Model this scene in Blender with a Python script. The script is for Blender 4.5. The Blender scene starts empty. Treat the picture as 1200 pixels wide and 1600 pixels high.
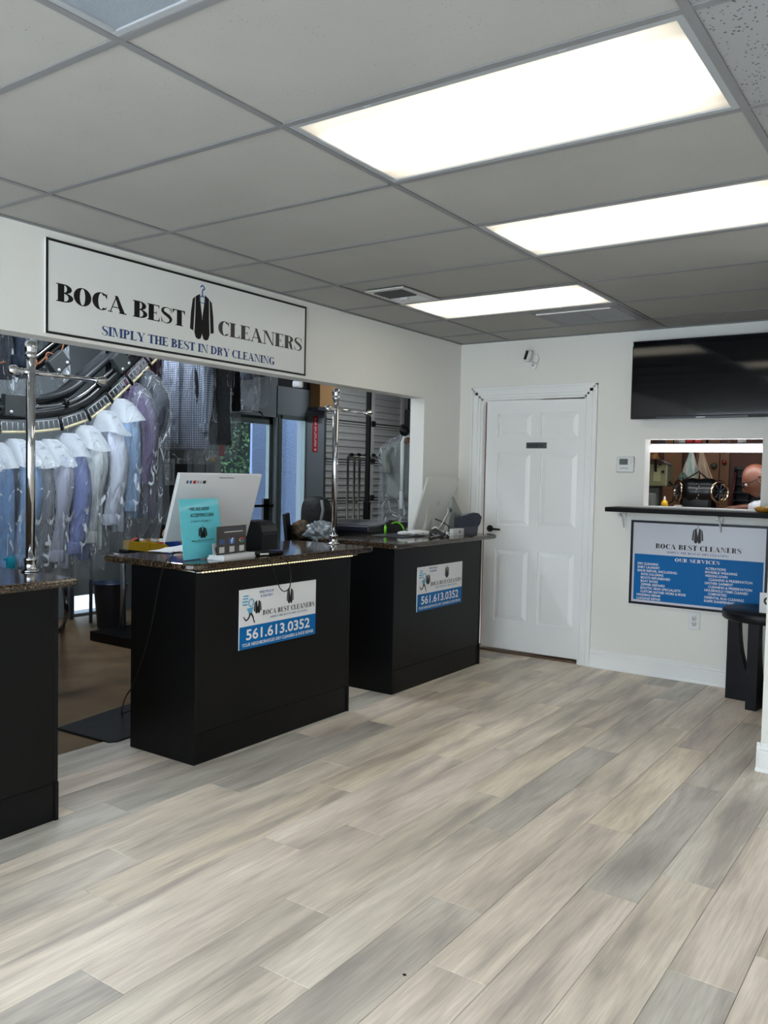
import bpy, bmesh, math, random
from mathutils import Vector, Matrix
R = random.Random(7)
SC = bpy.context.scene
COL = SC.collection

# ------------------------------------------------------------------ camera
CP = (1318.2942, -0.6055, -0.0448, 0.0213, 3.4407, -1.9908, 1.4025)
CEIL = 2.4668
YB = 4.038                      # face of the back wall

def cam_axes():
    f, yaw, pit, rol = CP[:4]
    cy, sy = math.cos(yaw), math.sin(yaw)
    fw0 = Vector((sy, cy, 0)); rt = Vector((cy, -sy, 0)); up = Vector((0, 0, 1))
    cp, sp = math.cos(pit), math.sin(pit)
    fw = fw0*cp + up*sp; up2 = up*cp - fw0*sp
    cr, sr = math.cos(rol), math.sin(rol)
    return rt*cr + up2*sr, up2*cr - rt*sr, fw
CR, CU, CF = cam_axes()
CO = Vector(CP[4:7])
cam_d = bpy.data.cameras.new('camera')
cam = bpy.data.objects.new('camera', cam_d)
COL.objects.link(cam)
cam_d.sensor_fit = 'HORIZONTAL'; cam_d.sensor_width = 36.0
cam_d.lens = CP[0]/1200*36.0
cam_d.clip_start = 0.05; cam_d.clip_end = 200
m = Matrix.Identity(4)
for i in range(3):
    m[i][0] = CR[i]; m[i][1] = CU[i]; m[i][2] = -CF[i]; m[i][3] = CO[i]
cam.matrix_world = m
SC.camera = cam

# ------------------------------------------------------------------ world, exposure
SC.view_settings.view_transform = 'Standard'
SC.view_settings.look = 'None'
SC.view_settings.exposure = 0.74
SC.view_settings.gamma = 1.0
SC.view_settings.use_curve_mapping = False
wd = bpy.data.worlds.new('world'); SC.world = wd; wd.use_nodes = True
bg = wd.node_tree.nodes['Background']
bg.inputs[0].default_value = (0.86, 0.93, 1.0, 1); bg.inputs[1].default_value = 4.2

def area_lamp(name, loc, rot, sx, sy, power, col):
    l = bpy.data.lights.new(name, 'AREA'); l.shape = 'RECTANGLE'; l.size = sx; l.size_y = sy
    l.energy = power; l.color = col
    o = bpy.data.objects.new(name, l); COL.objects.link(o); o.location = loc; o.rotation_euler = rot
    return o

# ------------------------------------------------------------------ pixel -> point
def at(u, v, pl, val):
    d = CF + CR*((u-600)/CP[0]) + CU*((800-v)/CP[0])
    i = 'xyz'.index(pl)
    return CO + d*((val-CO[i])/d[i])
def atD(u, v, D):
    return CO + (CF + CR*((u-600)/CP[0]) + CU*((800-v)/CP[0]))*D

# ------------------------------------------------------------------ materials
def srgb(r, g, b):
    def c(x):
        x /= 255.0
        return x/12.92 if x <= 0.04045 else ((x+0.055)/1.055)**2.4
    return (c(r), c(g), c(b), 1)
MATS = {}
def mat(name, col=(200, 200, 200), rough=0.5, metal=0.0, spec=0.5, emit=None, es=0, alpha=None, trans=0, coat=0,
        noise=None, bump=None, sheen=0):
    """noise=(scale, amount, detail[, stretch]) varies the base colour; bump=(scale, strength[, stretch])"""
    if name in MATS: return MATS[name]
    mt = bpy.data.materials.new(name); mt.use_nodes = True
    nt = mt.node_tree; b = nt.nodes['Principled BSDF']
    c = srgb(*col)
    b.inputs['Base Color'].default_value = c
    b.inputs['Roughness'].default_value = rough
    b.inputs['Metallic'].default_value = metal
    b.inputs['Specular IOR Level'].default_value = spec
    if trans: b.inputs['Transmission Weight'].default_value = trans
    if coat: b.inputs['Coat Weight'].default_value = coat; b.inputs['Coat Roughness'].default_value = 0.1
    if sheen: b.inputs['Sheen Weight'].default_value = sheen
    if emit:
        b.inputs['Emission Color'].default_value = srgb(*emit); b.inputs['Emission Strength'].default_value = es
    def coords(st):
        tc = nt.nodes.new('ShaderNodeTexCoord'); mp = nt.nodes.new('ShaderNodeMapping')
        nt.links.new(tc.outputs['Object'], mp.inputs[0]); mp.inputs['Scale'].default_value = st
        return mp.outputs[0]
    if noise:
        st = noise[3] if len(noise) > 3 else (1, 1, 1)
        n = nt.nodes.new('ShaderNodeTexNoise'); n.inputs['Scale'].default_value = noise[0]; n.inputs['Detail'].default_value = noise[2]
        nt.links.new(coords(st), n.inputs['Vector'])
        r = nt.nodes.new('ShaderNodeValToRGB')
        a = noise[1]
        r.color_ramp.elements[0].position = 0.3; r.color_ramp.elements[1].position = 0.7
        r.color_ramp.elements[0].color = (c[0]*(1-a), c[1]*(1-a), c[2]*(1-a), 1)
        r.color_ramp.elements[1].color = (min(1, c[0]*(1+a)), min(1, c[1]*(1+a)), min(1, c[2]*(1+a)), 1)
        nt.links.new(n.outputs['Fac'], r.inputs[0]); nt.links.new(r.outputs[0], b.inputs['Base Color'])
    if bump:
        st = bump[2] if len(bump) > 2 else (1, 1, 1)
        n = nt.nodes.new('ShaderNodeTexNoise'); n.inputs['Scale'].default_value = bump[0]; n.inputs['Detail'].default_value = 3
        nt.links.new(coords(st), n.inputs['Vector'])
        bp = nt.nodes.new('ShaderNodeBump'); bp.inputs['Strength'].default_value = bump[1]; bp.inputs['Distance'].default_value = 0.01
        nt.links.new(n.outputs['Fac'], bp.inputs['Height']); nt.links.new(bp.outputs[0], b.inputs['Normal'])
    MATS[name] = mt
    return mt

def new_nt(name):
    mt = bpy.data.materials.new(name); mt.use_nodes = True; MATS[name] = mt
    nt = mt.node_tree
    return mt, nt, nt.nodes['Principled BSDF'], nt.nodes['Material Output']
def nd(nt, t, **kw):
    n = nt.nodes.new('ShaderNode'+t)
    for k, v in kw.items(): setattr(n, k, v)
    return n
def math_n(nt, op, a, b=None):
    n = nt.nodes.new('ShaderNodeMath'); n.operation = op
    for i, x in enumerate((a, b)):
        if x is None: continue
        if isinstance(x, (int, float)): n.inputs[i].default_value = x
        else: nt.links.new(x, n.inputs[i])
    return n.outputs[0]

def mat_plank():
    mt, nt, b, out = new_nt('vinyl_plank')
    tc = nd(nt, 'TexCoord'); oi = nd(nt, 'ObjectInfo')
    add = nd(nt, 'VectorMath', operation='ADD'); cmb = nd(nt, 'CombineXYZ')
    rnd = math_n(nt, 'MULTIPLY', oi.outputs['Random'], 57.0)
    nt.links.new(rnd, cmb.inputs[0]); nt.links.new(rnd, cmb.inputs[1]); nt.links.new(rnd, cmb.inputs[2])
    nt.links.new(tc.outputs['Object'], add.inputs[0]); nt.links.new(cmb.outputs[0], add.inputs[1])
    def noise(scale, st, detail=4, dist=0.0):
        mp = nd(nt, 'Mapping'); mp.inputs['Scale'].default_value = st
        nt.links.new(add.outputs[0], mp.inputs[0])
        n = nd(nt, 'TexNoise'); n.inputs['Scale'].default_value = scale; n.inputs['Detail'].default_value = detail
        n.inputs['Distortion'].default_value = dist
        nt.links.new(mp.outputs[0], n.inputs['Vector']); return n.outputs['Fac']
    broad = noise(3.2, (2.8, 0.42, 1), 3, 0.5)        # long soft grey / beige clouds
    grain = noise(26, (3.0, 0.13, 1), 5, 0.9)
    fine = noise(120, (1.6, 0.07, 1), 3)
    r1 = nd(nt, 'ValToRGB'); e = r1.color_ramp.elements
    e[0].position = 0.28; e[0].color = srgb(190, 181, 172)
    e[1].position = 0.66; e[1].color = srgb(252, 243, 229)
    k = e.new(0.5); k.color = srgb(232, 222, 208)
    nt.links.new(broad, r1.inputs[0])
    # per-plank tint
    r2 = nd(nt, 'ValToRGB'); e = r2.color_ramp.elements
    e[0].position = 0.0; e[0].color = (0.70, 0.72, 0.73, 1)
    e[1].position = 1.0; e[1].color = (1.06, 1.02, 0.96, 1)
    for p, c in ((0.16, (0.74, 0.74, 0.75)), (0.24, (0.90, 0.88, 0.88)), (0.5, (1.03, 0.975, 0.89)), (0.62, (.98,.95,.91)), (0.78, (0.95, 0.90, 0.89))):
        k = e.new(p); k.color = (*c, 1)
    nt.links.new(oi.outputs['Random'], r2.inputs[0])
    mx = nd(nt, 'MixRGB', blend_type='MULTIPLY'); mx.inputs[0].default_value = 1
    nt.links.new(r1.outputs[0], mx.inputs[1]); nt.links.new(r2.outputs[0], mx.inputs[2])
    r3 = nd(nt, 'ValToRGB'); e = r3.color_ramp.elements
    e[0].position = 0.33; e[0].color = (0.80, 0.79, 0.78, 1); e[1].position = 0.60; e[1].color = (1.05, 1.05, 1.05, 1)
    nt.links.new(grain, r3.inputs[0])
    mx2 = nd(nt, 'MixRGB', blend_type='MULTIPLY'); mx2.inputs[0].default_value = 0.55
    nt.links.new(mx.outputs[0], mx2.inputs[1]); nt.links.new(r3.outputs[0], mx2.inputs[2])
    r4 = nd(nt, 'ValToRGB'); e = r4.color_ramp.elements
    e[0].position = 0.3; e[0].color = (0.88, 0.87, 0.86, 1); e[1].position = 0.6; e[1].color = (1.03, 1.03, 1.03, 1)
    nt.links.new(fine, r4.inputs[0])
    mx3 = nd(nt, 'MixRGB', blend_type='MULTIPLY'); mx3.inputs[0].default_value = 0.8
    nt.links.new(mx2.outputs[0], mx3.inputs[1]); nt.links.new(r4.outputs[0], mx3.inputs[2])
    nt.links.new(mx3.outputs[0], b.inputs['Base Color'])
    b.inputs['Roughness'].default_value = 0.42; b.inputs['Specular IOR Level'].default_value = 0.35
    bp = nd(nt, 'Bump'); bp.inputs['Strength'].default_value = 0.12; bp.inputs['Distance'].default_value = 0.002
    nt.links.new(grain, bp.inputs['Height']); nt.links.new(bp.outputs[0], b.inputs['Normal'])
    return mt

def mat_tile(name, thr, col):
    """ceiling tile: light grey with small dark pin holes (drawn as dark dots in the colour)"""
    mt, nt, b, out = new_nt(name)
    geo = nd(nt, 'TexCoord'); oi = nd(nt, 'ObjectInfo')
    add = nd(nt, 'VectorMath', operation='ADD')
    nt.links.new(geo.outputs['Object'], add.inputs[0]); nt.links.new(oi.outputs['Location'], add.inputs[1])
    v = nd(nt, 'TexVoronoi'); v.inputs['Scale'].default_value = 75; nt.links.new(add.outputs[0], v.inputs['Vector'])
    n = nd(nt, 'TexNoise'); n.inputs['Scale'].default_value = 9; nt.links.new(add.outputs[0], n.inputs['Vector'])
    lim = math_n(nt, 'MULTIPLY', n.outputs['Fac'], thr)
    pit = math_n(nt, 'LESS_THAN', v.outputs['Distance'], lim)
    n2 = nd(nt, 'TexNoise'); n2.inputs['Scale'].default_value = 3; n2.inputs['Detail'].default_value = 4
    nt.links.new(add.outputs[0], n2.inputs['Vector'])
    r = nd(nt, 'ValToRGB'); c = srgb(*col)
    r.color_ramp.elements[0].position = .3; r.color_ramp.elements[1].position = .7
    r.color_ramp.elements[0].color = (c[0]*.93, c[1]*.93, c[2]*.92, 1); r.color_ramp.elements[1].color = c
    nt.links.new(n2.outputs['Fac'], r.inputs[0])
    mx = nd(nt, 'MixRGB'); mx.inputs[2].default_value = (c[0]*.35, c[1]*.35, c[2]*.35, 1)
    nt.links.new(pit, mx.inputs[0]); nt.links.new(r.outputs[0], mx.inputs[1])
    nt.links.new(mx.outputs[0], b.inputs['Base Color'])
    b.inputs['Roughness'].default_value = 0.9; b.inputs['Specular IOR Level'].default_value = 0.2
    return mt

def mat_lens():
    """lit prismatic diffuser: four tubes behind it run along local X and show as soft bands"""
    mt, nt, b, out = new_nt('lit_prismatic_lens')
    nt.nodes.remove(b)
    tc = nd(nt, 'TexCoord'); sp = nd(nt, 'SeparateXYZ'); nt.links.new(tc.outputs['Object'], sp.inputs[0])
    y = sp.outputs[1]; x = sp.outputs[0]
    ph = math_n(nt, 'MULTIPLY', y, 2*math.pi/0.135)
    co = math_n(nt, 'COSINE', ph)
    band = math_n(nt, 'ADD', math_n(nt, 'MULTIPLY', co, 0.15), 0.85)
    ey = math_n(nt, 'SUBTRACT', 1.0, math_n(nt, 'POWER', math_n(nt, 'ABSOLUTE', math_n(nt, 'DIVIDE', y, 0.300)), 1.7))
    ex = math_n(nt, 'SUBTRACT', 1.0, math_n(nt, 'MULTIPLY', math_n(nt, 'POWER', math_n(nt, 'ABSOLUTE', math_n(nt, 'DIVIDE', x, 0.60)), 9.0), 0.72))
    k = math_n(nt, 'MULTIPLY', math_n(nt, 'MULTIPLY', band, ex), math_n(nt, 'ADD', math_n(nt, 'MULTIPLY', ey, 0.87), 0.13))
    mp = nd(nt, 'Mapping'); mp.inputs['Scale'].default_value = (1, 6, 1); nt.links.new(tc.outputs['Object'], mp.inputs[0])
    n = nd(nt, 'TexNoise'); n.inputs['Scale'].default_value = 1.6; nt.links.new(mp.outputs[0], n.inputs['Vector'])
    k = math_n(nt, 'MULTIPLY', k, math_n(nt, 'ADD', math_n(nt, 'MULTIPLY', n.outputs['Fac'], 0.7), 0.65))
    em = nd(nt, 'Emission'); em.inputs[0].default_value = (1.0, 0.93, 0.77, 1)
    nt.links.new(math_n(nt, 'MULTIPLY', k, LENS), em.inputs[1])
    nt.links.new(em.outputs[0], out.inputs[0])
    return mt
LENS = 2.4

def mat_granite():
    mt, nt, b, out = new_nt('brown_granite')
    tc = nd(nt, 'TexCoord')
    v = nd(nt, 'TexVoronoi'); v.inputs['Scale'].default_value = 230; nt.links.new(tc.outputs['Object'], v.inputs['Vector'])
    n = nd(nt, 'TexNoise'); n.inputs['Scale'].default_value = 90; n.inputs['Detail'].default_value = 5; nt.links.new(tc.outputs['Object'], n.inputs['Vector'])
    mxx = math_n(nt, 'ADD', math_n(nt, 'MULTIPLY', v.outputs['Distance'], 0.6), math_n(nt, 'MULTIPLY', n.outputs['Fac'], 0.6))
    r = nd(nt, 'ValToRGB'); e = r.color_ramp.elements
    e[0].position = .42; e[0].color = srgb(16, 14, 12); e[1].position = .88; e[1].color = srgb(128, 104, 78)
    k = e.new(.64); k.color = srgb(48, 38, 29)
    nt.links.new(mxx, r.inputs[0]); nt.links.new(r.outputs[0], b.inputs['Base Color'])
    b.inputs['Roughness'].default_value = 0.09; b.inputs['Specular IOR Level'].default_value = 0.6
    return mt

def mat_film(name='clear_garment_film', white=0.10, tint=(225, 235, 245)):
    """thin crinkled clear plastic"""
    if name in MATS: return MATS[name]
    mt, nt, b, out = new_nt(name)
    b.inputs['Base Color'].default_value = srgb(*tint); b.inputs['Roughness'].default_value = 0.16
    b.inputs['Specular IOR Level'].default_value = 1.0
    tr = nd(nt, 'BsdfTransparent'); mx = nd(nt, 'MixShader')
    tc = nd(nt, 'TexCoord'); mp = nd(nt, 'Mapping'); mp.inputs['Scale'].default_value = (1, 1, .38); mp.inputs['Rotation'].default_value = (.5, .5, 0)
    nt.links.new(tc.outputs['Object'], mp.inputs[0])
    n = nd(nt, 'TexNoise'); n.inputs['Scale'].default_value = 17; n.inputs['Detail'].default_value = 4; n.inputs['Distortion'].default_value = 1.6
    nt.links.new(mp.outputs[0], n.inputs['Vector'])
    bp = nd(nt, 'Bump'); bp.inputs['Strength'].default_value = 1.0; bp.inputs['Distance'].default_value = 0.05
    nt.links.new(n.outputs['Fac'], bp.inputs['Height']); nt.links.new(bp.outputs[0], b.inputs['Normal'])
    lw = nd(nt, 'LayerWeight'); lw.inputs[0].default_value = .35; nt.links.new(bp.outputs[0], lw.inputs['Normal'])
    n3 = nd(nt, 'TexNoise'); n3.inputs['Scale'].default_value = 5.5; n3.inputs['Detail'].default_value = 1.5; n3.inputs['Distortion'].default_value = .35
    nt.links.new(mp.outputs[0], n3.inputs['Vector'])
    dev = math_n(nt, 'ABSOLUTE', math_n(nt, 'SUBTRACT', n3.outputs['Fac'], .5))
    crease_glint = math_n(nt, 'LESS_THAN', dev, .007)  # light caught by the creases, painted in as thin whiter streaks
    gate = math_n(nt, 'GREATER_THAN', n.outputs['Fac'], .50)
    crease_glint = math_n(nt, 'MULTIPLY', math_n(nt, 'MULTIPLY', crease_glint, gate), .62)
    fac = math_n(nt, 'ADD', math_n(nt, 'ADD', math_n(nt, 'MULTIPLY', lw.outputs['Facing'], .26), white*.5), crease_glint)
    nt.links.new(fac, mx.inputs[0]); nt.links.new(tr.outputs[0], mx.inputs[1]); nt.links.new(b.outputs[0], mx.inputs[2])
    nt.links.new(mx.outputs[0], out.inputs[0])
    return mt

def mat_glass(name='clear_glass', tint=(.95, .98, 1), fac=.10):
    if name in MATS: return MATS[name]
    mt, nt, b, out = new_nt(name); nt.nodes.remove(b)
    tr = nd(nt, 'BsdfTransparent'); tr.inputs[0].default_value = (*tint, 1)
    gl = nd(nt, 'BsdfGlossy'); gl.inputs['Roughness'].default_value = .02
    mx = nd(nt, 'MixShader'); mx.inputs[0].default_value = fac
    nt.links.new(tr.outputs[0], mx.inputs[1]); nt.links.new(gl.outputs[0], mx.inputs[2]); nt.links.new(mx.outputs[0], out.inputs[0])
    return mt

def mat_cloth(name, col, kind='plain', col2=(240, 240, 245), pitch=0.012, rough=.85):
    if name in MATS: return MATS[name]
    mt, nt, b, out = new_nt(name)
    c, c2 = srgb(*col), srgb(*col2)
    b.inputs['Roughness'].default_value = rough; b.inputs['Specular IOR Level'].default_value = .2
    tc = nd(nt, 'TexCoord'); sp = nd(nt, 'SeparateXYZ'); nt.links.new(tc.outputs['Object'], sp.inputs[0])
    mx = nd(nt, 'MixRGB'); mx.inputs[1].default_value = c; mx.inputs[2].default_value = c2
    if kind == 'plain':
        n = nd(nt, 'TexNoise'); n.inputs['Scale'].default_value = 6; nt.links.new(tc.outputs['Object'], n.inputs['Vector'])
        mx.inputs[2].default_value = (c[0]*.86, c[1]*.86, c[2]*.88, 1)
        nt.links.new(n.outputs['Fac'], mx.inputs[0])
    else:
        s = math_n(nt, 'GREATER_THAN', math_n(nt, 'SINE', math_n(nt, 'MULTIPLY', math_n(nt, 'ADD', sp.outputs[0], math_n(nt, 'MULTIPLY', sp.outputs[1], 0.0 if kind == 'gingham' else 1.2)), 2*math.pi/pitch)), 0.0)
        if kind == 'gingham':
            t = math_n(nt, 'GREATER_THAN', math_n(nt, 'SINE', math_n(nt, 'MULTIPLY', sp.outputs[2], 2*math.pi/pitch)), 0.0)
            s = math_n(nt, 'MULTIPLY', math_n(nt, 'ADD', s, t), .5)
        nt.links.new(s, mx.inputs[0])
    nt.links.new(mx.outputs[0], b.inputs['Base Color'])
    n = nd(nt, 'TexNoise'); n.inputs['Scale'].default_value = 15; n.inputs['Detail'].default_value = 3; n.inputs['Distortion'].default_value = .8
    mp = nd(nt, 'Mapping'); mp.inputs['Scale'].default_value = (1, 1, .35); mp.inputs['Rotation'].default_value = (.35, .3, 0); nt.links.new(tc.outputs['Object'], mp.inputs[0]); nt.links.new(mp.outputs[0], n.inputs['Vector'])
    bp = nd(nt, 'Bump'); bp.inputs['Strength'].default_value = .9; bp.inputs['Distance'].default_value = .035
    nt.links.new(n.outputs['Fac'], bp.inputs['Height']); nt.links.new(bp.outputs[0], b.inputs['Normal'])
    return mt

WHITE_WALL = mat('white_wall_paint', (236, 235, 229), .55, bump=(60, .03), spec=.3)
TRIM = mat('white_trim_paint', (242, 243, 242), .35, spec=.45)
BLACK_LAM = mat('black_laminate', (9, 10, 12), .42, spec=.22, noise=(2, .2, 3))
PLANK = mat_plank()
GRANITE = mat_granite()
GRID = mat('ceiling_grid_metal', (126, 127, 129), .5, .0)
CHROME = mat('chrome', (205, 207, 212), .09, 1.0)
STEEL = mat('brushed_steel', (150, 152, 155), .3, 1.0)
BLACK_METAL = mat('black_metal', (15, 16, 18), .4, .3, spec=.3)
BLACK_PLASTIC = mat('black_plastic', (11, 12, 14), .38, spec=.3)
DARK_GREY = mat('dark_grey_plastic', (48, 52, 60), .4)
CONCRETE = mat('stained_brown_concrete', (118, 98, 74), .38, noise=(3.5, .35, 7), spec=.4)
WHITE_PLASTIC = mat('white_plastic', (226, 227, 228), .35)
WHITE_PRINT = mat('white_print', (232, 233, 235), .45)
BLACK_PRINT = mat('black_print', (16, 16, 18), .5)
BLUE_PRINT = mat('blue_print', (0, 104, 172), .5, spec=.2)
NAVY_PRINT = mat('navy_blue_print', (30, 72, 140), .5)
GREY_PRINT = mat('grey_print', (96, 96, 96), .5)
FILM = mat_film()

# ------------------------------------------------------------------ mesh building
class MB:
    def __init__(s): s.v = []; s.f = []; s.sm = []
    def add(s, vs, fs, smooth=False):
        o = len(s.v); s.v += [tuple(p) for p in vs]
        s.f += [tuple(i+o for i in f) for f in fs]; s.sm += [smooth]*len(fs); return s
    def box(s, a, b, bev=0.0):
        x0, y0, z0 = (min(a[i], b[i]) for i in range(3)); x1, y1, z1 = (max(a[i], b[i]) for i in range(3))
        if bev <= 0:
            vs = [(x0,y0,z0),(x1,y0,z0),(x1,y1,z0),(x0,y1,z0),(x0,y0,z1),(x1,y0,z1),(x1,y1,z1),(x0,y1,z1)]
            return s.add(vs, [(0,3,2,1),(4,5,6,7),(0,1,5,4),(1,2,6,5),(2,3,7,6),(3,0,4,7)])
        bm = bmesh.new(); bmesh.ops.create_cube(bm, size=1)
        for v in bm.verts: v.co = Vector(((x0+x1)/2+v.co.x*(x1-x0), (y0+y1)/2+v.co.y*(y1-y0), (z0+z1)/2+v.co.z*(z1-z0)))
        bmesh.ops.bevel(bm, geom=bm.edges[:], offset=min(bev, .49*min(x1-x0, y1-y0, z1-z0)), segments=2, profile=.5, affect='EDGES')
        bm.verts.index_update()
        s.add([v.co for v in bm.verts], [[v.index for v in f.verts] for f in bm.faces]); bm.free(); return s
    def cyl(s, p0, p1, r0, r1=None, n=16, caps=True, smooth=True):
        p0 = Vector(p0); p1 = Vector(p1); r1 = r0 if r1 is None else r1
        return s.tube([p0, p1], [r0, r1], n, caps, smooth)
    def tube(s, pts, r, n=8, caps=True, smooth=True, closed=False):
        pts = [Vector(p) for p in pts]; k = len(pts)
        rr = r if isinstance(r, (list, tuple)) else [r]*k
        t0 = (pts[1]-pts[0]).normalized()
        up = Vector((0,0,1)) if abs(t0.z) < .9 else Vector((1,0,0))
        nrm = t0.cross(up).normalized(); vs = []
        for i, p in enumerate(pts):
            t = (pts[min(i+1,k-1)]-pts[max(i-1,0)])
            t = t.normalized() if t.length > 1e-9 else t0
            nrm = (nrm - t*nrm.dot(t)); nrm = nrm.normalized() if nrm.length > 1e-6 else t.orthogonal().normalized()
            bn = t.cross(nrm)
            for j in range(n):
                a = 2*math.pi*j/n
                vs.append(p + (nrm*math.cos(a)+bn*math.sin(a))*rr[i])
        fs = []
        for i in range(k-1):
            for j in range(n):
                a = i*n+j; b = i*n+(j+1)%n
                fs.append((a, b, b+n, a+n))
        s.add(vs, fs, smooth)
        if caps:
            o = len(s.v)-k*n
            s.f += [tuple(o+j for j in range(n))[::-1], tuple(o+(k-1)*n+j for j in range(n))]; s.sm += [False]*2
        return s
    def ball(s, c, r, nu=14, nv=9, sc=(1,1,1)):
        c = Vector(c); vs = [c+Vector((0,0,r*sc[2]))]
        for i in range(1, nv):
            th = math.pi*i/nv
            for j in range(nu):
                a = 2*math.pi*j/nu
                vs.append(c+Vector((r*sc[0]*math.sin(th)*math.cos(a), r*sc[1]*math.sin(th)*math.sin(a), r*sc[2]*math.cos(th))))
        vs.append(c-Vector((0,0,r*sc[2]))); fs = []
        for j in range(nu):
            fs.append((0, 1+j, 1+(j+1)%nu)); fs.append((len(vs)-1, len(vs)-1-nu+(j+1)%nu, len(vs)-1-nu+j))
        for i in range(nv-2):
            for j in range(nu):
                a = 1+i*nu+j; b = 1+i*nu+(j+1)%nu
                fs.append((a, a+nu, b+nu, b))
        return s.add(vs, fs, True)
    def lathe(s, prof, c=(0,0,0), ax=(0,0,1), n=24):
        """prof: list of (radius, height) from bottom to top"""
        ax = Vector(ax).normalized(); c = Vector(c); u = ax.orthogonal().normalized(); w = ax.cross(u)
        vs = []
        for r, h in prof:
            for j in range(n):
                a = 2*math.pi*j/n
                vs.append(c+ax*h+(u*math.cos(a)+w*math.sin(a))*r)
        fs = []
        for i in range(len(prof)-1):
            for j in range(n):
                a = i*n+j; b = i*n+(j+1)%n
                fs.append((a, b, b+n, a+n))
        fs.append(tuple(range(n))[::-1]); fs.append(tuple((len(prof)-1)*n+j for j in range(n)))
        return s.add(vs, fs, True)
    def prism(s, poly, F, d0, d1):
        """poly in 2D of frame F=(O,A,B,N), extruded along N from d0 to d1"""
        O, A, B, N = F; n = len(poly)
        vs = [O+A*p[0]+B*p[1]+N*d0 for p in poly]+[O+A*p[0]+B*p[1]+N*d1 for p in poly]
        fs = [tuple(range(n))[::-1], tuple(range(n, 2*n))]+[(i, (i+1)%n, n+(i+1)%n, n+i) for i in range(n)]
        return s.add(vs, fs)
    def flat(s, polys, F, d=0.0):
        O, A, B, N = F
        for p in polys: s.add([O+A*q[0]+B*q[1]+N*d for q in p], [tuple(range(len(p)))])
        return s
    def grid(s, fn, nu, nv, smooth=True, wrap=False):
        vs = [fn(i/nu, j/nv) for j in range(nv+1) for i in range(nu+(0 if wrap else 1))]
        w = nu if wrap else nu+1; fs = []
        for j in range(nv):
            for i in range(nu):
                a = j*w+i; b = j*w+(i+1)%w
                fs.append((a, b, b+w, a+w))
        return s.add(vs, fs, smooth)
    def build(s, name, m, parent=None, label=None, loc=None, fix=True, kind=None):
        me = bpy.data.meshes.new(name)
        vs = s.v
        if loc is not None: vs = [tuple(Vector(p)-Vector(loc)) for p in vs]
        me.from_pydata([tuple(p) for p in vs], [], s.f)
        me.polygons.foreach_set('use_smooth', s.sm)
        if fix:
            bm = bmesh.new(); bm.from_mesh(me); bmesh.ops.recalc_face_normals(bm, faces=bm.faces[:]); bm.to_mesh(me); bm.free()
        me.materials.append(m)
        o = bpy.data.objects.new(name, me); COL.objects.link(o)
        if loc is not None: o.location = loc
        if parent is not None: o.parent = parent
        if label: o['label'] = label
        if kind: o['kind'] = kind
        return o

def V(*a): return Vector(a)
def thing(name, label, cat, loc=(0,0,0), rotz=0, group=None):
    o = bpy.data.objects.new(name, None); COL.objects.link(o); o.empty_display_size = .1
    o.location = loc; o.rotation_euler = (0, 0, rotz); o['label'] = label; o['category'] = cat
    if group: o['group'] = group
    return o
def tag(o, label, cat, group=None):
    o['label'] = label; o['category'] = cat
    if group: o['group'] = group
    return o
def struct(o): o['kind'] = 'structure'; return o
def rect(x0, y0, x1, y1): return [(x0,y0),(x1,y0),(x1,y1),(x0,y1)]
def copy_tree(o, parent=None):
    c = o.copy(); COL.objects.link(c); c.parent = parent
    for ch in [x for x in COL.objects if x.parent == o]: copy_tree(ch, c)
    return c

# ---- lettering -------------------------------------------------------
def ring(cx, cy, ro, so, ri, si, a0, a1, n=18, dx=0):
    out = []
    for i in range(n):
        t0 = math.radians(a0+(a1-a0)*i/n); t1 = math.radians(a0+(a1-a0)*(i+1)/n)
        out.append([(cx+dx+ri*math.cos(t0), cy+si*math.sin(t0)), (cx+ro*math.cos(t0), cy+so*math.sin(t0)),
                    (cx+ro*math.cos(t1), cy+so*math.sin(t1)), (cx+dx+ri*math.cos(t1), cy+si*math.sin(t1))])
    return out
def spine(pts, ws, n=6):
    P = []; W = []
    k = len(pts)
    for i in range(k-1):
        p0 = pts[max(i-1,0)]; p1 = pts[i]; p2 = pts[i+1]; p3 = pts[min(i+2,k-1)]
        for j in range(n):
            t = j/n
            q = [0.5*((2*p1[c])+(-p0[c]+p2[c])*t+(2*p0[c]-5*p1[c]+4*p2[c]-p3[c])*t*t+(-p0[c]+3*p1[c]-3*p2[c]+p3[c])*t**3) for c in (0,1)]
            P.append(q); W.append(ws[i]*(1-t)+ws[i+1]*t)
    P.append(list(pts[-1])); W.append(ws[-1])
    L = []; Rr = []
    for i, p in enumerate(P):
        a = P[max(i-1,0)]; b = P[min(i+1,len(P)-1)]
        dx, dy = b[0]-a[0], b[1]-a[1]; l = math.hypot(dx, dy) or 1
        nx, ny = -dy/l*W[i]/2, dx/l*W[i]/2
        L.append((p[0]+nx, p[1]+ny)); Rr.append((p[0]-nx, p[1]-ny))
    return [[L[i], Rr[i], Rr[i+1], L[i+1]] for i in range(len(P)-1)]
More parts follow.
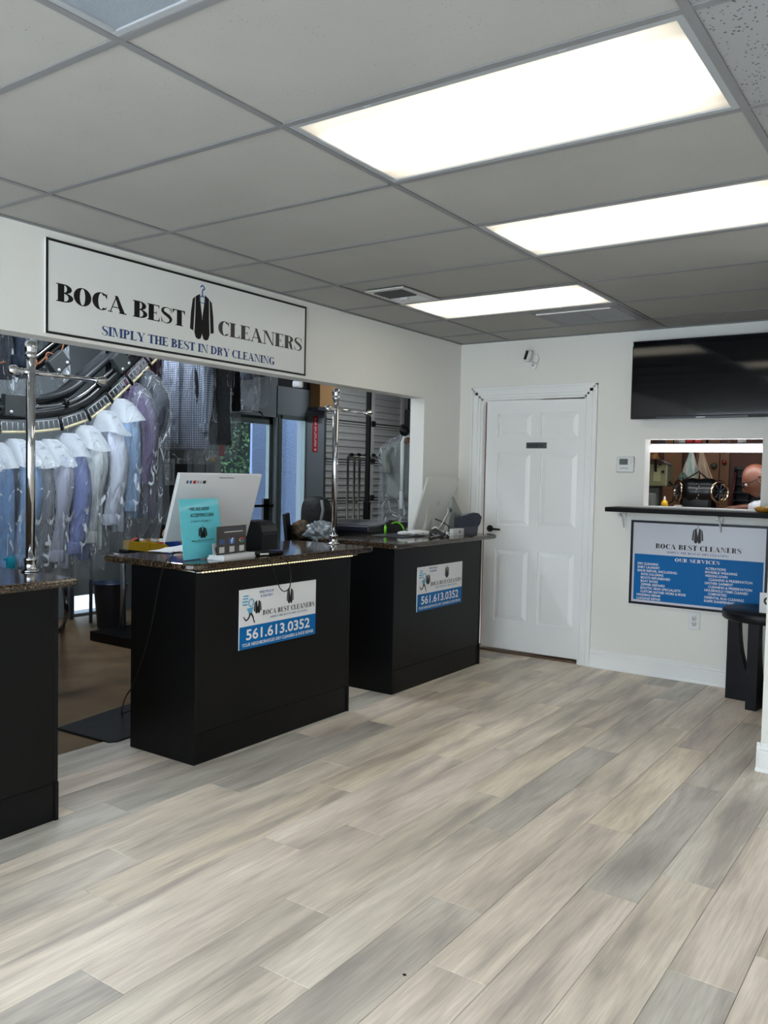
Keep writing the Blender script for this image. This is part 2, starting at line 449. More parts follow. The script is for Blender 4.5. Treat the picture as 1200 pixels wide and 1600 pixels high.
def glyph(c, s=.19, h=.045):
    sf = .06
    def st(x, w=s, b=True, t=True):
        o = [rect(x, 0, x+w, 1)]
        if b: o.append(rect(x-sf, 0, x+w+sf, h))
        if t: o.append(rect(x-sf, 1-h, x+w+sf, 1))
        return o
    def bar(x0, x1, y, w, down, tri=.16):
        o = [rect(x0, y-h if down else y, x1, y if down else y+h)]
        d = -1 if down else 1
        o.append([(x1-.09, y), (x1, y), (x1, y+d*tri)]); o.append([(x1-.02, y), (x1, y), (x1, y+d*tri), (x1-.02, y+d*tri)])
        return o
    if c == ' ': return [], .30
    if c == 'I': return st(.07), s+.14
    if c == 'L': return st(.07)+bar(.07+s, .62, 0, 0, False, .26), .66
    if c == 'E': return st(.07)+bar(.07+s, .60, 0, 0, False, .25)+bar(.07+s, .58, 1, 0, True, .2)+[rect(.07+s, .5-h/2, .45, .5+h/2), rect(.43, .38, .455, .62)], .65
    if c == 'F': return st(.07)+bar(.07+s, .58, 1, 0, True, .2)+[rect(.07+s, .5-h/2, .45, .5+h/2), rect(.43, .38, .455, .62)], .6
    if c == 'T': return st(.24, t=False)+[rect(.02, 1-h, .65, 1), rect(.02, .74, .045, 1), rect(.625, .74, .65, 1),
                  [(.045, 1), (.12, 1-h), (.045, .78)], [(.625, 1), (.55, 1-h), (.625, .78)]], .67
    if c == 'H': return st(.07)+st(.49)+[rect(.07, .5-h/2, .6, .5+h/2)], .75
    if c == 'P': return st(.07)+ring(.07+s, .73, .34, .27, .15, .27-h, -90, 90)+[], .66
    if c == 'B': return st(.07)+ring(.07+s, .745, .30, .255, .11, .255-h, -90, 90)+ring(.07+s, .262, .36, .262, .17, .262-h, -90, 90), .68
    if c == 'R': return st(.07)+ring(.07+s, .745, .33, .255, .13, .255-h, -90, 90)+spine([(.30,.50),(.44,.44),(.49,.25),(.54,.05),(.66,.03)], [.05,.17,.18,.12,.03]), .72
    if c == 'D': return st(.07)+ring(.07+s, .5, .44, .5, .25, .5-h, -90, 90), .76
    if c == 'O': return ring(.38, .5, .36, .515, .36-s, .47, 0, 360, 28), .76
    if c == 'C' or c == 'G':
        o = ring(.40, .5, .37, .515, .37-s, .47, 48, 312 if c == 'C' else 318, 22)
        o += [rect(.63, .68, .655, 1.0), [(.56, .86), (.64, .70), (.655, .86), (.64, .95)]]
        if c == 'C': o += [[(.62, .22), (.645, .24), (.60, .08), (.57, .1)]]
        else: o += [rect(.50, 0.04, .50+s, .42), rect(.42, .40, .78, .44)]
        return o, (.70 if c == 'C' else .80)
    if c == 'S':
        return spine([(.52,.80),(.46,.93),(.30,.985),(.14,.90),(.11,.72),(.24,.58),(.40,.46),(.51,.28),(.44,.08),(.27,.012),(.11,.09),(.06,.22)],
                     [.03,.035,.04,.10,.15,.19,.20,.15,.09,.04,.035,.03])+[rect(.515,.66,.54,1), rect(.04,0,.065,.34)], .59
    if c == 'A': return [[(.08,0),(.125,0),(.395,.96),(.36,1)], [(.30,1),(.43,1),(.76,0),(.54,0)], rect(.20, .29, .60, .29+h),
                         rect(.0,0,.2,h), rect(.48,0,.82,h)], .82
    if c == 'N': return [rect(.10,0,.145,1), rect(.66,0,.705,1), [(.07,1),(.27,1),(.705,0),(.62,0)], rect(.02,0,.23,h), rect(.0,1-h,.2,1), rect(.58,1-h,.79,1)], .80
    if c == 'M': return [rect(.10,0,.145,1)]+st(.72)+[[(.07,1),(.28,1),(.52,.12),(.46,0)], [(.46,0),(.50,.12),(.74,1),(.78,1)], rect(.02,0,.23,h), rect(.0,1-h,.2,1)], 1.0
    if c == 'Y': return [rect(.31,0,.31+s,.46), [(.04,1),(.25,1),(.50,.44),(.31,.44)], [(.46,.44),(.50,.44),(.70,1),(.66,1)], rect(.23,0,.58,h), rect(-.02,1-h,.32,1), rect(.58,1-h,.78,1)], .76
    if c == 'V': return [[(.04,1),(.25,1),(.45,.2),(.37,0)], [(.37,0),(.42,.1),(.68,1),(.64,1)], rect(-.02,1-h,.32,1), rect(.56,1-h,.76,1)], .74
    if c == 'U': return [rect(.07,.28,.07+s,1), rect(.58,.28,.625,1)]+ring(.3475,.28,.2775,.29,.2775-.10,.25,180,360,12)+[rect(.01,1-h,.32,1), rect(.50,1-h,.70,1)], .72
    return st(.07), .35
def serif(text, x0, x1, y0, cap, s=.19, h=.045, sp=.04):
    """polygons of a line of text fitted between x0 and x1 at baseline y0"""
    out = []; x = 0; items = []
    for ch in text:
        g, w = glyph(ch, s, h); items.append((g, x)); x += w+sp
    k = (x1-x0)/(x-sp)
    for g, gx in items:
        for p in g: out.append([(x0+(gx+q[0])*k, y0+q[1]*cap) for q in p])
    return out

def sans(text, F, x, y, h, m, parent, name='lettering', width=None, bold=0.0, d=.0012, shear=0, label=None, squeeze=None):
    """text with the built-in sans font as a flat mesh: cap height h, left baseline at x,y of frame F, fitted to width"""
    cu = bpy.data.curves.new('t', 'FONT'); cu.body = text; cu.size = 1; cu.offset = bold; cu.shear = shear; cu.resolution_u = 3; cu.space_line = 1
    ob = bpy.data.objects.new('t', cu); COL.objects.link(ob)
    dg = bpy.context.evaluated_depsgraph_get(); dg.update()
    me = bpy.data.meshes.new_from_object(ob.evaluated_get(dg))
    bpy.data.objects.remove(ob); bpy.data.curves.remove(cu)
    xs = [v.co.x for v in me.vertices]; cap = 0.70
    x0, x1 = min(xs), max(xs)
    sy = h/cap; sx = (width/(x1-x0)) if width else sy
    O, A, B, N = F
    for v in me.vertices:
        v.co = O+A*(x+(v.co.x-x0)*sx)+B*(y+v.co.y*sy)+N*d
    me.materials.clear(); me.materials.append(m); me.name = name
    o = bpy.data.objects.new(name, me); COL.objects.link(o)
    if parent is not None: o.parent = parent
    if label: o['label'] = label
    return o
def suit_polys(cx, y0, w, h):
    """black jacket emblem: body with split hem, two sleeves, open collar (as 2D polygons)"""
    X = lambda t: cx+(t-.5)*w
    Y = lambda t: y0+t*h
    P = lambda l: [(X(a), Y(b)) for a, b in l]
    return [P([(.22,.93),(.40,1.0),(.42,.82),(.495,.50),(.495,.12),(.44,.02),(.34,.0),(.24,.03),(.18,.14),(.21,.50)]),
            P([(.78,.93),(.60,1.0),(.58,.82),(.505,.50),(.505,.12),(.56,.02),(.66,.0),(.76,.03),(.82,.14),(.79,.50)]),
            P([(.48,.44),(.52,.44),(.52,.14),(.48,.14)]),
            P([(.20,.92),(.10,.86),(.03,.55),(.0,.20),(.14,.17),(.17,.50)]), P([(.80,.92),(.90,.86),(.97,.55),(1.0,.20),(.86,.17),(.83,.50)])]
def hanger_polys(cx, y0, w):
    return spine([(cx, y0), (cx, y0+w*.18), (cx+w*.10, y0+w*.26), (cx, y0+w*.36), (cx-w*.09, y0+w*.28)], [w*.05]*5, 5)+[
        [(cx-w*.20, y0-w*.12), (cx, y0+w*.03), (cx+w*.20, y0-w*.12), (cx, y0-w*.04)]]

# ================================================================== SHELL
HX = -0.125                      # thickness of the wall over the counters
FH = (Vector((0,0,0)), Vector((0,1,0)), Vector((0,0,1)), Vector((1,0,0)))        # frame on the left wall, seen from the lobby
def frame(o, a, b): 
    a = Vector(a).normalized(); b = Vector(b).normalized(); return (Vector(o), a, b, a.cross(b))
FB = frame((0, YB, 0), (1,0,0), (0,0,1))
OPZ = 1.988
XR = 4.6; YF = -3.4              # right wall, front wall
# left wall: header over the counters, solid end by the door, solid part towards the front
b = MB().box((HX, -1.2, OPZ), (0, 3.49, CEIL+.3)).box((HX, 3.49, 0), (0, YB+.12, CEIL+.3)).box((HX, YF, 0), (0, -1.2, CEIL+.3))
struct(b.build('wall_left', WHITE_WALL))
# back wall with door opening and pass-through window
DX0, DX1, DZ = .200, 1.078, 2.022
WX0, WX1, WZ0, WZ1 = 1.525, 2.305, 1.205, 1.692
b = MB()
Y0, Y1 = YB, YB+.12
b.box((0, Y0, 0), (DX0, Y1, CEIL+.3)).box((DX0, Y0, DZ), (DX1, Y1, CEIL+.3)).box((DX1, Y0, 0), (WX0, Y1, CEIL+.3))
b.box((WX0, Y0, 0), (WX1, Y1, WZ0)).box((WX0, Y0, WZ1), (WX1, Y1, CEIL+.3)).box((WX1, Y0, 0), (XR+.1, Y1, CEIL+.3))
struct(b.build('wall_back', WHITE_WALL))
struct(MB().box((XR, YF, 0), (XR+.1, YB, CEIL+.3)).build('wall_right', WHITE_WALL))
# partition end at the right edge of the picture
struct(MB().box((2.662, 2.395, 0), (XR, 2.515, CEIL)).build('wall_partition', WHITE_WALL))
# front wall of the shop: a storefront of glass behind the camera
fw = MB().box((-.1, YF-.1, 0), (XR+.1, YF, .08)).box((-.1, YF-.1, 2.42), (XR+.1, YF, CEIL+.3))
for x in (-.1, 1.35, 2.75, 4.4): fw.box((x, YF-.1, .08), (x+.08 if x < 4 else XR+.1, YF, 2.42))
struct(fw.build('wall_front', WHITE_WALL))
for i, (a, c) in enumerate(((.02, 1.35), (1.47, 2.75), (2.87, 4.4))):
    w = struct(MB().box((a, YF-.06, .08), (c, YF-.05, 2.42)).build('window_%d' % (i+2), mat_glass()))
# floor ----------------------------------------------------------------
fl = struct(MB().box((-.155, YF, -.05), (XR, YB+.02, -.006)).build('floor', mat('floor_underlay', (70, 64, 58), .8)))
PW, PL = .1905, 1.232
phase = {.51: .22, .69: .645, .88: -.039, 1.07: .948, 1.26: .38, 1.45: -.567, 1.64: .076, 1.83: -.254, 2.02: .382, 2.21: .048, 2.405: .753, 2.6: 1.01, 2.79: .43}
keys = sorted(phase)
pm = {}
def plank_mesh(w, l):
    k = (round(w, 3), round(l, 3))
    if k in pm: return pm[k]
    g = .0007; e = .0012; z = 0
    a, c = w/2-g, l/2-g
    vs = [(-a,-c,-.006),(a,-c,-.006),(a,c,-.006),(-a,c,-.006),(-a,-c,z-e),(a,-c,z-e),(a,c,z-e),(-a,c,z-e),
          (-a+e,-c+e,z),(a-e,-c+e,z),(a-e,c-e,z),(-a+e,c-e,z)]
    fs = [(0,1,5,4),(1,2,6,5),(2,3,7,6),(3,0,4,7),(4,5,9,8),(5,6,10,9),(6,7,11,10),(7,4,8,11),(8,9,10,11)]
    me = bpy.data.meshes.new('plank'); me.from_pydata(vs, [], fs); me.materials.append(PLANK); pm[k] = me
    return me
c0 = .502
n = -4
cols = []
x = c0-4*PW
while x < XR:
    mid = x+PW/2
    kk = min(keys, key=lambda q: abs(q-x))
    ph = phase[kk] if abs(kk-x) < .06 else R.uniform(0, PL)
    xa, xb = max(x, -.155), min(x+PW, XR)
    if xb-xa > .02:
        y = ph-math.ceil((ph-YF)/PL)*PL
        while y < YB:
            ya, yb = max(y, YF), min(y+PL, YB+.02)
            if yb-ya > .02:
                o = bpy.data.objects.new('plank', plank_mesh(xb-xa, yb-ya)); COL.objects.link(o)
                o.location = ((xa+xb)/2, (ya+yb)/2, 0); o.parent = fl
            y += PL
    x += PW
# ceiling --------------------------------------------------------------
FT = .6096
GX = [0.0, .4309, .4309+2*FT, .4309+4*FT, .4309+6*FT]
GX = [0, .4309, 1.6501, 2.8693, 4.0885, XR]
ce = struct(MB().box((0, YF, CEIL+.25), (XR, YB, CEIL+.3)).build('ceiling', mat('ceiling_deck', (90, 90, 90), .9)))
TILE_A = mat_tile('ceiling_tile_smooth', .16, (170, 169, 165))
TILE_B = mat_tile('ceiling_tile_pitted', .40, (160, 161, 163))
gy = [YF]+[k*FT for k in range(-5, 7)]+[YB]
lights = {(2, 0): 1, (2, 2): 1, (1, 4): 1, (2, -2): 0, (2, -4): 1, (4, 0): 0}
ret = (1, 5)
tmesh = {}
for ci in range(5):
    for k in range(len(gy)-1):
        ya, yb = gy[k], gy[k+1]; row = k-6
        if (ci, row) in ((2,0),(2,2),(1,4),(2,-2),(2,-4)): continue
        xa, xb = GX[ci]+.004, GX[ci+1]-.004; ya += .004; yb -= .004
        key = (round(xb-xa,3), round(yb-ya,3), ci >= 3)
        if (ci, row) == (1, 5): xb = 1.035; key = (round(xb-xa,3), round(yb-ya,3), False)
        if key not in tmesh:
            w, l = (xb-xa)/2, (yb-ya)/2
            mb = MB().box((-w,-l,0), (w,l,.015), .002)
            ob = mb.build('tile', TILE_B if ci >= 3 else TILE_A, ce); tmesh[key] = ob.data
        else:
            ob = bpy.data.objects.new('tile', tmesh[key]); COL.objects.link(ob); ob.parent = ce
        ob.location = ((xa+xb)/2, (ya+yb)/2, CEIL+.005)
        if row in (3, ) and ci == 1: ob.location.z += .003
for x in GX[1:5]:
    MB().box((x-.012, YF, CEIL), (x+.012, YB, CEIL+.004)).box((x-.001, YF, CEIL+.004), (x+.001, YB, CEIL+.03)).build('grid_bar', GRID, ce)
for ci in range(5):
    for y in gy[1:-1]:
        MB().box((GX[ci]+.012, y-.012, CEIL+.0005), (GX[ci+1]-.012, y+.012, CEIL+.004)).build('grid_bar', GRID, ce)
MB().box((0, YF, CEIL-.002), (.02, YB, CEIL+.004)).box((0.02, YB-.02, CEIL-.002), (XR, YB, CEIL+.004)).build('wall_angle', GRID, ce)
# recessed lights ------------------------------------------------------
LENS_M = mat_lens()
OFF_LENS = mat('unlit_prismatic_lens', (150, 160, 170), .25, bump=(420, .6), spec=.8)
FR = mat('light_frame_enamel', (160, 163, 167), .4)
def troffer(x0, y0, lit, label, group=None):
    cx, cy = x0+FT, y0+FT/2
    t = thing('recessed_light', label, 'ceiling light', (cx, cy, CEIL), 0, group)
    L, W = FT-.012, FT/2-.012
    f = MB()
    for a, b_ in (((-L,-W),(L,-W+.022)), ((-L,W-.022),(L,W)), ((-L,-W+.022),(-L+.022,W-.022)), ((L-.022,-W+.022),(L,W-.022))):
        f.box((a[0],a[1],.001), (b_[0],b_[1],.012), .002)
    f.build('frame', FR, t)
    MB().box((-L+.02,-W+.02,.006), (L-.02,W-.02,.009)).build('lens', LENS_M if lit else OFF_LENS, t)
    h = MB().box((-L,-W,.10), (L,W,.102))
    for a, b_ in (((-L,-W),(L,-W+.004)), ((-L,W-.004),(L,W)), ((-L,-W),(-L+.004,W)), ((L-.004,-W),(L,W))): h.box((a[0],a[1],.012), (b_[0],b_[1],.10))
    h.build('housing', FR, t)
    for s_ in (-.3, .3):
        MB().box((s_-.012, -W+.006, -.001), (s_+.012, -W+.014, .004)).build('latch', FR, t)
    return t
troffer(GX[2], 0*FT, True, 'lit recessed ceiling light nearest the camera, largest of the lit ones')
troffer(GX[2], 2*FT, True, 'lit recessed ceiling light running off the right edge, second from the camera')
troffer(GX[1], 4*FT, True, 'lit recessed ceiling light farthest away, beside the square return vent')
troffer(GX[2], -2*FT, False, 'unlit ceiling light with a grey ribbed lens at the top left corner')
troffer(GX[2], -4*FT, True, 'lit recessed ceiling light behind the camera')

# ================================================================== LOBBY FIXTURES
def Dp(P): return (Vector(P)-CO).dot(CF)
def px(P, n): return n*Dp(P)/CP[0]           # length in metres of n pixels at P
GT = .965

# ---- trim and door
def strip(name, poly, F, a, c):
    """moulding: 2D profile (depth, height) swept along A of frame F from a to c"""
    O, A, B, N = F
    mb = MB(); n = len(poly)
    vs = [O+A*a+B*p[1]+N*p[0] for p in poly]+[O+A*c+B*p[1]+N*p[0] for p in poly]
    mb.add(vs, [tuple(range(n))[::-1], tuple(range(n, 2*n))]+[(i, (i+1)%n, n+(i+1)%n, n+i) for i in range(n)])
    return struct(mb.build(name, TRIM))
BP = [(0,0),(.022,0),(.020,.012),(.015,.018),(.015,.088),(.012,.092),(.012,.100),(.016,.104),(.014,.112),(.008,.118),(.009,.126),(.004,.132),(0,.132)]
strip('baseboard_back', BP, FB, DX1+.085, XR)
FP = frame((0, 2.395, 0), (1,0,0), (0,0,1))
strip('baseboard_partition', [(a, h*1.06) for a, h in BP], FP, 2.645, XR)
FPs = frame((2.662, 0, 0), (0,-1,0), (0,0,1))
strip('baseboard_right', [(a, h*1.06) for a, h in BP], FPs, -2.515, -2.38)
struct(MB().box((0, 3.60, 0), (.012, YB, .11), .003).build('baseboard_left', TRIM))
# casing in three stepped pieces each side
for i, (x0, x1) in enumerate(((DX0-.088, DX0-.004), (DX1+.088, DX1+.004))):
    sgn = 1 if x1 > x0 else -1
    mb = MB()
    for a, c, d in ((0,.018,.022), (.018,.034,.014), (.034,.062,.017), (.062,.084,.011)):
        xa, xb = x0+sgn*a, x0+sgn*c
        mb.box((xa, YB-d, 0), (xb, YB, DZ+.085-a), .002)
    struct(mb.build('trim_%d' % (i+1), TRIM))
mb = MB()
for a, c, d in ((0,.018,.022), (.018,.034,.014), (.034,.062,.017), (.062,.084,.011)):
    mb.box((DX0-.088+a, YB-d, DZ+.088-c), (DX1+.088-a, YB, DZ+.088-a), .002)
struct(mb.build('trim_3', TRIM))
# jamb
struct(MB().box((DX0, YB-.004, 0), (DX0+.014, YB+.12, DZ)).box((DX1-.014, YB-.004, 0), (DX1, YB+.12, DZ)).box((DX0, YB-.004, DZ-.014), (DX1, YB+.12, DZ)).build('trim_4', TRIM))
DY = YB+.030                       # front face of the slab
door = struct(MB().box((.233, DY+.014, .028), (1.060, DY+.038, 2.0)).build('door_1', TRIM))
door['label'] = 'white six-panel interior door in the back wall'
PAN = [(.345,.622,1.712,1.90),(.722,1.005,1.712,1.90),(.335,.624,1.018,1.592),(.707,1.012,1.018,1.592),(.330,.624,.257,.830),(.703,1.010,.257,.830)]
xs = [(.338,.624),(.708,1.008)]; zs = [(1.712,1.90),(1.018,1.592),(.257,.830)]
st = MB()
for a, c in ((.233,.338),(.624,.708),(1.008,1.060)): st.box((a, DY, .028), (c, DY+.015, 2.0))
for a, c in ((.028,.257),(.830,1.018),(1.592,1.712),(1.90,2.0)):
    for x0, x1 in xs: st.box((x0, DY, a), (x1, DY+.015, c))
st.build('stile_and_rail', TRIM, door)
for z0, z1 in zs:
    for x0, x1 in xs:
        q = MB(); e, g = .008, .042
        vs = [(x0,DY+.014,z0),(x1,DY+.014,z0),(x1,DY+.014,z1),(x0,DY+.014,z1)]
        r1 = [(x0+e,DY+.0136,z0+e),(x1-e,DY+.0136,z0+e),(x1-e,DY+.0136,z1-e),(x0+e,DY+.0136,z1-e)]
        r2 = [(x0+g,DY+.003,z0+g),(x1-g,DY+.003,z0+g),(x1-g,DY+.003,z1-g),(x0+g,DY+.003,z1-g)]
        q.add(vs+r1+r2, [(0,1,5,4),(1,2,6,5),(2,3,7,6),(3,0,4,7),(4,5,9,8),(5,6,10,9),(6,7,11,10),(7,4,8,11),(8,9,10,11)])
        q.build('panel', TRIM, door)
MB().box((DX0+.014, YB+.01, 0), (DX1-.014, YB+.11, .016), .003).build('threshold', mat('worn_bronze', (96, 74, 56), .5), door)
MB().box((.2135, DY+.02, .02), (.2165, DY+.035, 2.0)).build('door_seal', mat('red_brown_seal', (120, 52, 38), .7), door)
hx = .288
h = MB().lathe([(.027,0),(.027,.006),(.012,.010),(.010,.040)], (hx, DY, .985), (0,-1,0))
h.tube([(hx,DY-.045,.985),(hx+.03,DY-.047,.985),(hx+.11,DY-.045,.983)], [.010,.010,.007], 10)
h.build('handle', BLACK_METAL, door)
PY = DY
t = tag(MB().box((.586, DY-.006, 1.627), (.757, DY, 1.673), .002).build('door_plaque', mat('grey_plaque', (92, 96, 98), .35, .4)), 'small grey plaque with one dark line of lettering on the white door', 'plaque')
FD = frame((0, DY-.006, 0), (1,0,0), (0,0,1))
sans('EMPLOYEES ONLY', FD, .602, 1.641, .016, BLACK_PRINT, t, width=.139, bold=.01)

# ---- television
TY = 3.925
tv = thing('television', 'large black flat screen television mounted high on the back wall', 'television', (1.93, TY, 2.10))
TVW, TVH = .482, .272
MB().box((-TVW, 0, -TVH), (TVW, .035, TVH), .004).build('housing', BLACK_PLASTIC, tv)
MB().box((-TVW+.008, -.003, -TVH+.02), (TVW-.008, .0, TVH-.008)).build('screen', mat('dark_glass_screen', (5, 7, 12), .05, spec=.38), tv)
MB().box((-.30, -.004, -TVH-.002), (.30, .012, -TVH+.014), .002).build('speaker_bar', mat('dark_steel_bar', (64, 66, 70), .35, .6), tv)
MB().box((-.2, .035, -.15), (.2, .109, .15), .004).build('wall_mount', BLACK_METAL, tv)
MB().box((-TVW-.001, -.006, TVH-.035), (-TVW+.006, .01, TVH-.006)).build('corner_tag', WHITE_PLASTIC, tv)
MB().box((-.03, -.0045, -TVH+.003), (.03, -.003, -TVH+.008)).build('badge', STEEL, tv)

# ---- thermostat, outlet, camera
t = thing('thermostat', 'white thermostat with a small dark screen on the back wall', 'thermostat', (1.389, YB, 1.510))
MB().box((-.066, -.024, -.059), (.066, 0, .059), .010).build('case', WHITE_PLASTIC, t)
MB().box((-.040, -.026, -.002), (.022, -.023, .040), .002).build('screen', mat('grey_lcd', (92, 102, 98), .25), t)
MB().box((.034, -.028, .012), (.048, -.023, .020), .002).box((.034, -.028, -.004), (.048, -.023, .004), .002).build('button', WHITE_PLASTIC, t)
MB().box((-.035,-.0245,-.030), (.025,-.0235,-.026)).build('badge', GREY_PRINT, t)
P = at(1085, 970, 'y', YB)
t = thing('wall_outlet', 'white double power outlet low on the back wall', 'outlet', P)
MB().box((-.040, -.006, -.062), (.040, 0, .062), .003).build('cover_plate', WHITE_PLASTIC, t)
for s_ in (.020, -.020):
    o = MB().lathe([(.017,0),(.017,.003)], (0,-.0055,s_), (0,-1,0)).build('socket', mat('outlet_face', (214, 214, 212), .4), t)
    k = MB().box((-.008,-.0095,s_-.002), (-.006,-.0085,s_+.007)).box((.005,-.0095,s_-.002), (.007,-.0085,s_+.007)).box((-.0015,-.0095,s_-.011), (.0015,-.0085,s_-.007))
    k.build('slot', BLACK_PRINT, o)
P = at(834, 566, 'y', YB)
t = thing('wall_camera', 'small white wall camera with a black face above the door', 'security camera', P)
MB().lathe([(.030,0),(.030,.010),(.024,.014)], (0,0,-.028), (0,-1,0)).build('base', WHITE_PLASTIC, t)
MB().ball((0,-.035,-.012), .014).cyl((0,-.012,-.028), (0,-.035,-.012), .009).build('ball_joint', WHITE_PLASTIC, t)
bd = MB().box((-.022,-.045,-.045), (.022,.0,.045), .010).build('camera_body', WHITE_PLASTIC, t); bd.location = (-.008,-.05,.035); bd.rotation_euler = (R.uniform(-.2,-.15), .25, -.35)
MB().box((-.014,-.048,-.032), (.014,-.044,.036), .001).build('face', BLACK_PRINT, bd)
MB().tube([(0,-.01,-.02),(.03,-.015,-.02),(.05,-.012,.02),(.035,-.01,.06),(.02,-.03,.05)], .003, 6).build('cable', WHITE_PLASTIC, t)

# ---- header sign
FS = frame((0,0,0), (0,1,0), (0,0,1))     # local frame: A = +y, B = z, N = +x
t = thing('wall_sign', 'long white sign with black border and jacket emblem above the counters', 'sign', (0, 0, 0))
y0, y1, z0, z1 = .271, 2.070, 2.003, 2.428
SIGN_W = mat('sign_face_white', (234, 235, 232), .30, spec=.5)
MB().box((.0, y0, z0), (.010, y1, z1), .001).build('board', SIGN_W, t)
f = MB(); w = .011
for a, c in (((y0,z0),(y1,z0+w)), ((y0,z1-w),(y1,z1)), ((y0,z0+w),(y0+w,z1-w)), ((y1-w,z0+w),(y1,z1-w))): f.box((.0095,a[0],a[1]), (.0125,c[0],c[1]))
f.build('border', BLACK_PRINT, t)
SB = mat('sign_black_print', (15, 15, 17), .42, spec=.35)
MB().flat(serif('BOCA BEST', .322, 1.088, 2.155, .081, s=.25, h=.055, sp=-.01), FS, .0105).build('lettering', SB, t, fix=False)
MB().flat(serif('CLEANERS', 1.322, 2.034, 2.151, .078, s=.25, h=.055, sp=-.01), FS, .0105).build('lettering', mat('sign_glare_print', (62, 61, 60), .4), t, fix=False)  # black lettering, with the glare on it put into the colour as grey
MB().flat(serif('SIMPLY THE BEST IN DRY CLEANING', .568, 1.788, 2.038, .044, s=.21, h=.09, sp=.0), FS, .0105).build('lettering', mat('sign_blue_print', (36, 70, 128), .45), t, fix=False)
MB().flat(suit_polys(1.207, 2.104, .172, .242), FS, .0105).build('jacket_emblem', SB, t, fix=False)
MB().flat(hanger_polys(1.207, 2.340, .15)+spine([(1.18,2.312),(1.207,2.300),(1.234,2.312)], [.004]*3), FS, .0108).build('hanger_emblem', mat('emblem_blue', (30, 90, 160), .5), t, fix=False)

# ---- services sign on the back wall
SY = 4.020
t = thing('services_sign', 'white and blue list-of-services sign with dark frame under the black shelf', 'sign', (0, SY, 0))
FV = frame((0,0,0), (1,0,0), (0,0,1))
x0, x1, z0, z1 = 1.452, 2.372, .510, 1.112
MB().box((x0, 0, z0), (x1, YB-SY, z1), .001).build('board', mat('sign_face_grey', (206, 208, 218), .28, spec=.5), t)
f = MB(); w = .016
for a, c in (((x0,z0),(x1,z0+w)), ((x0,z1-w),(x1,z1)), ((x0,z0+w),(x0+w,z1-w)), ((x1-w,z0+w),(x1,z1-w))): f.box((a[0],-.008,a[1]), (c[0],.001,c[1]))
f.build('frame', mat('navy_frame', (8, 12, 28), .35, spec=.25), t)
MB().flat([rect(1.482, .542, 2.345, .872)], FV, .0006).build('blue_panel', BLUE_PRINT, t, fix=False)
MB().flat(serif('BOCA BEST CLEANERS', 1.630, 2.203, .919, .034, s=.24), FV, .001).build('lettering', BLACK_PRINT, t, fix=False)
MB().flat(serif('SIMPLY THE BEST IN DRY CLEANING', 1.708, 2.124, .889, .0135, s=.17, h=.08), FV, .001).build('lettering', NAVY_PRINT, t, fix=False)
MB().flat(serif('OUR SERVICES', 1.767, 2.068, .834, .024, s=.22, h=.08), FV, .001).build('lettering', WHITE_PRINT, t, fix=False)
MB().flat(suit_polys(1.916, .970, .076, .105), FV, .001).flat(hanger_polys(1.916, 1.074, .05), FV, .001).build('jacket_emblem', BLACK_PRINT, t, fix=False)
LC = [('DRY CLEANING',0),('SHIRT LAUNDRY',0),('SHOE REPAIR, INCLUDING:',0),('SHOE COLORING',1),('BOOTS REFURBISHED',1),('BOAT SHOES',1),('ZIPPER REPAIRS',1),
      ('EXOTIC SKIN SPECIALISTS',1),('CUSTOM LEATHER WORK & MORE',1),('HANDBAG REPAIR',0),('LUGGAGE REPAIR',0)]
for i, (s_, ind) in enumerate(LC): sans(s_, FV, 1.507+.026*ind, .795-.0248*i, .0165, WHITE_PRINT, t, width=.0122*len(s_), bold=.018)
RC = [('ALTERATIONS',0),('INVISIBLE WEAVING',0),('WEDDING GOWN',0),('CLEANING & PRESERVATION',1),('LEATHER GARMENT',0),('CLEANING & PRESERVATION',1),
      ('HOUSEHOLD ITEMS CLEANED',0),('COMFORTERS',1),('ORIENTAL RUG CLEANING',0),('KNIFE SHARPENING',0)]
for i, (s_, ind) in enumerate(RC): sans(s_, FV, 1.975+.024*ind, .795-.0248*i, .0165, WHITE_PRINT, t, width=.0122*len(s_), bold=.018)

# ---- black shelf under the pass-through window
t = thing('wall_shelf', 'black ledge shelf across the back wall under the pass-through window', 'shelf', (1.335, YB, 1.205))
MB().box((0, -.255, -.032), (1.62, 0, 0), .004).build('board', mat('black_satin_paint', (8, 8, 10), .5, spec=.15), t)
for x in (.05, .72, 1.5):
    bk = MB().box((x, -.012, -.165), (x+.022, 0, -.032), .003).box((x+.004, -.14, -.045), (x+.018, 0, -.032), .003)
    bk.tube([(x+.011,-.125,-.05),(x+.011,-.085,-.058),(x+.011,-.05,-.085),(x+.011,-.012,-.15)], .0065, 8)
    bk.ball((x+.011,-.125,-.058), .012, 8, 6)
    bk.build('bracket', TRIM, t)
struct(MB().box((WX0, YB+.001, WZ0-.001), (WX1, YB+.135, WZ0+.010), .002).build('trim_5', TRIM))
# yellow candy bowl at the end of the shelf
P = Vector((2.345, 3.91, 1.2055))
t = thing('candy_bowl', 'small bowl of yellow wrapped candies at right end of the black shelf', 'bowl', P)
MB().lathe([(.025,0),(.04,.006),(.055,.03),(.052,.03),(.036,.010),(.0,.008)], n=20).build('bowl', mat('amber_bowl', (172, 116, 32), .25), t)
for i in range(9):
    a = i*2.4; r = .012+.026*(i%3)/2
    o = MB().box((-.014,-.008,-.006), (.014,.008,.006), .004).build('candy', mat('yellow_wrapper', (226, 176, 44), .3) if i%3 else mat('white_wrapper', (230,230,225), .3), t)
    o.location = (r*math.cos(a), r*math.sin(a), .028+.006*(i%2)); o.rotation_euler = (a, .4, a*2)
P = Vector((2.27, 3.95, 1.2055))
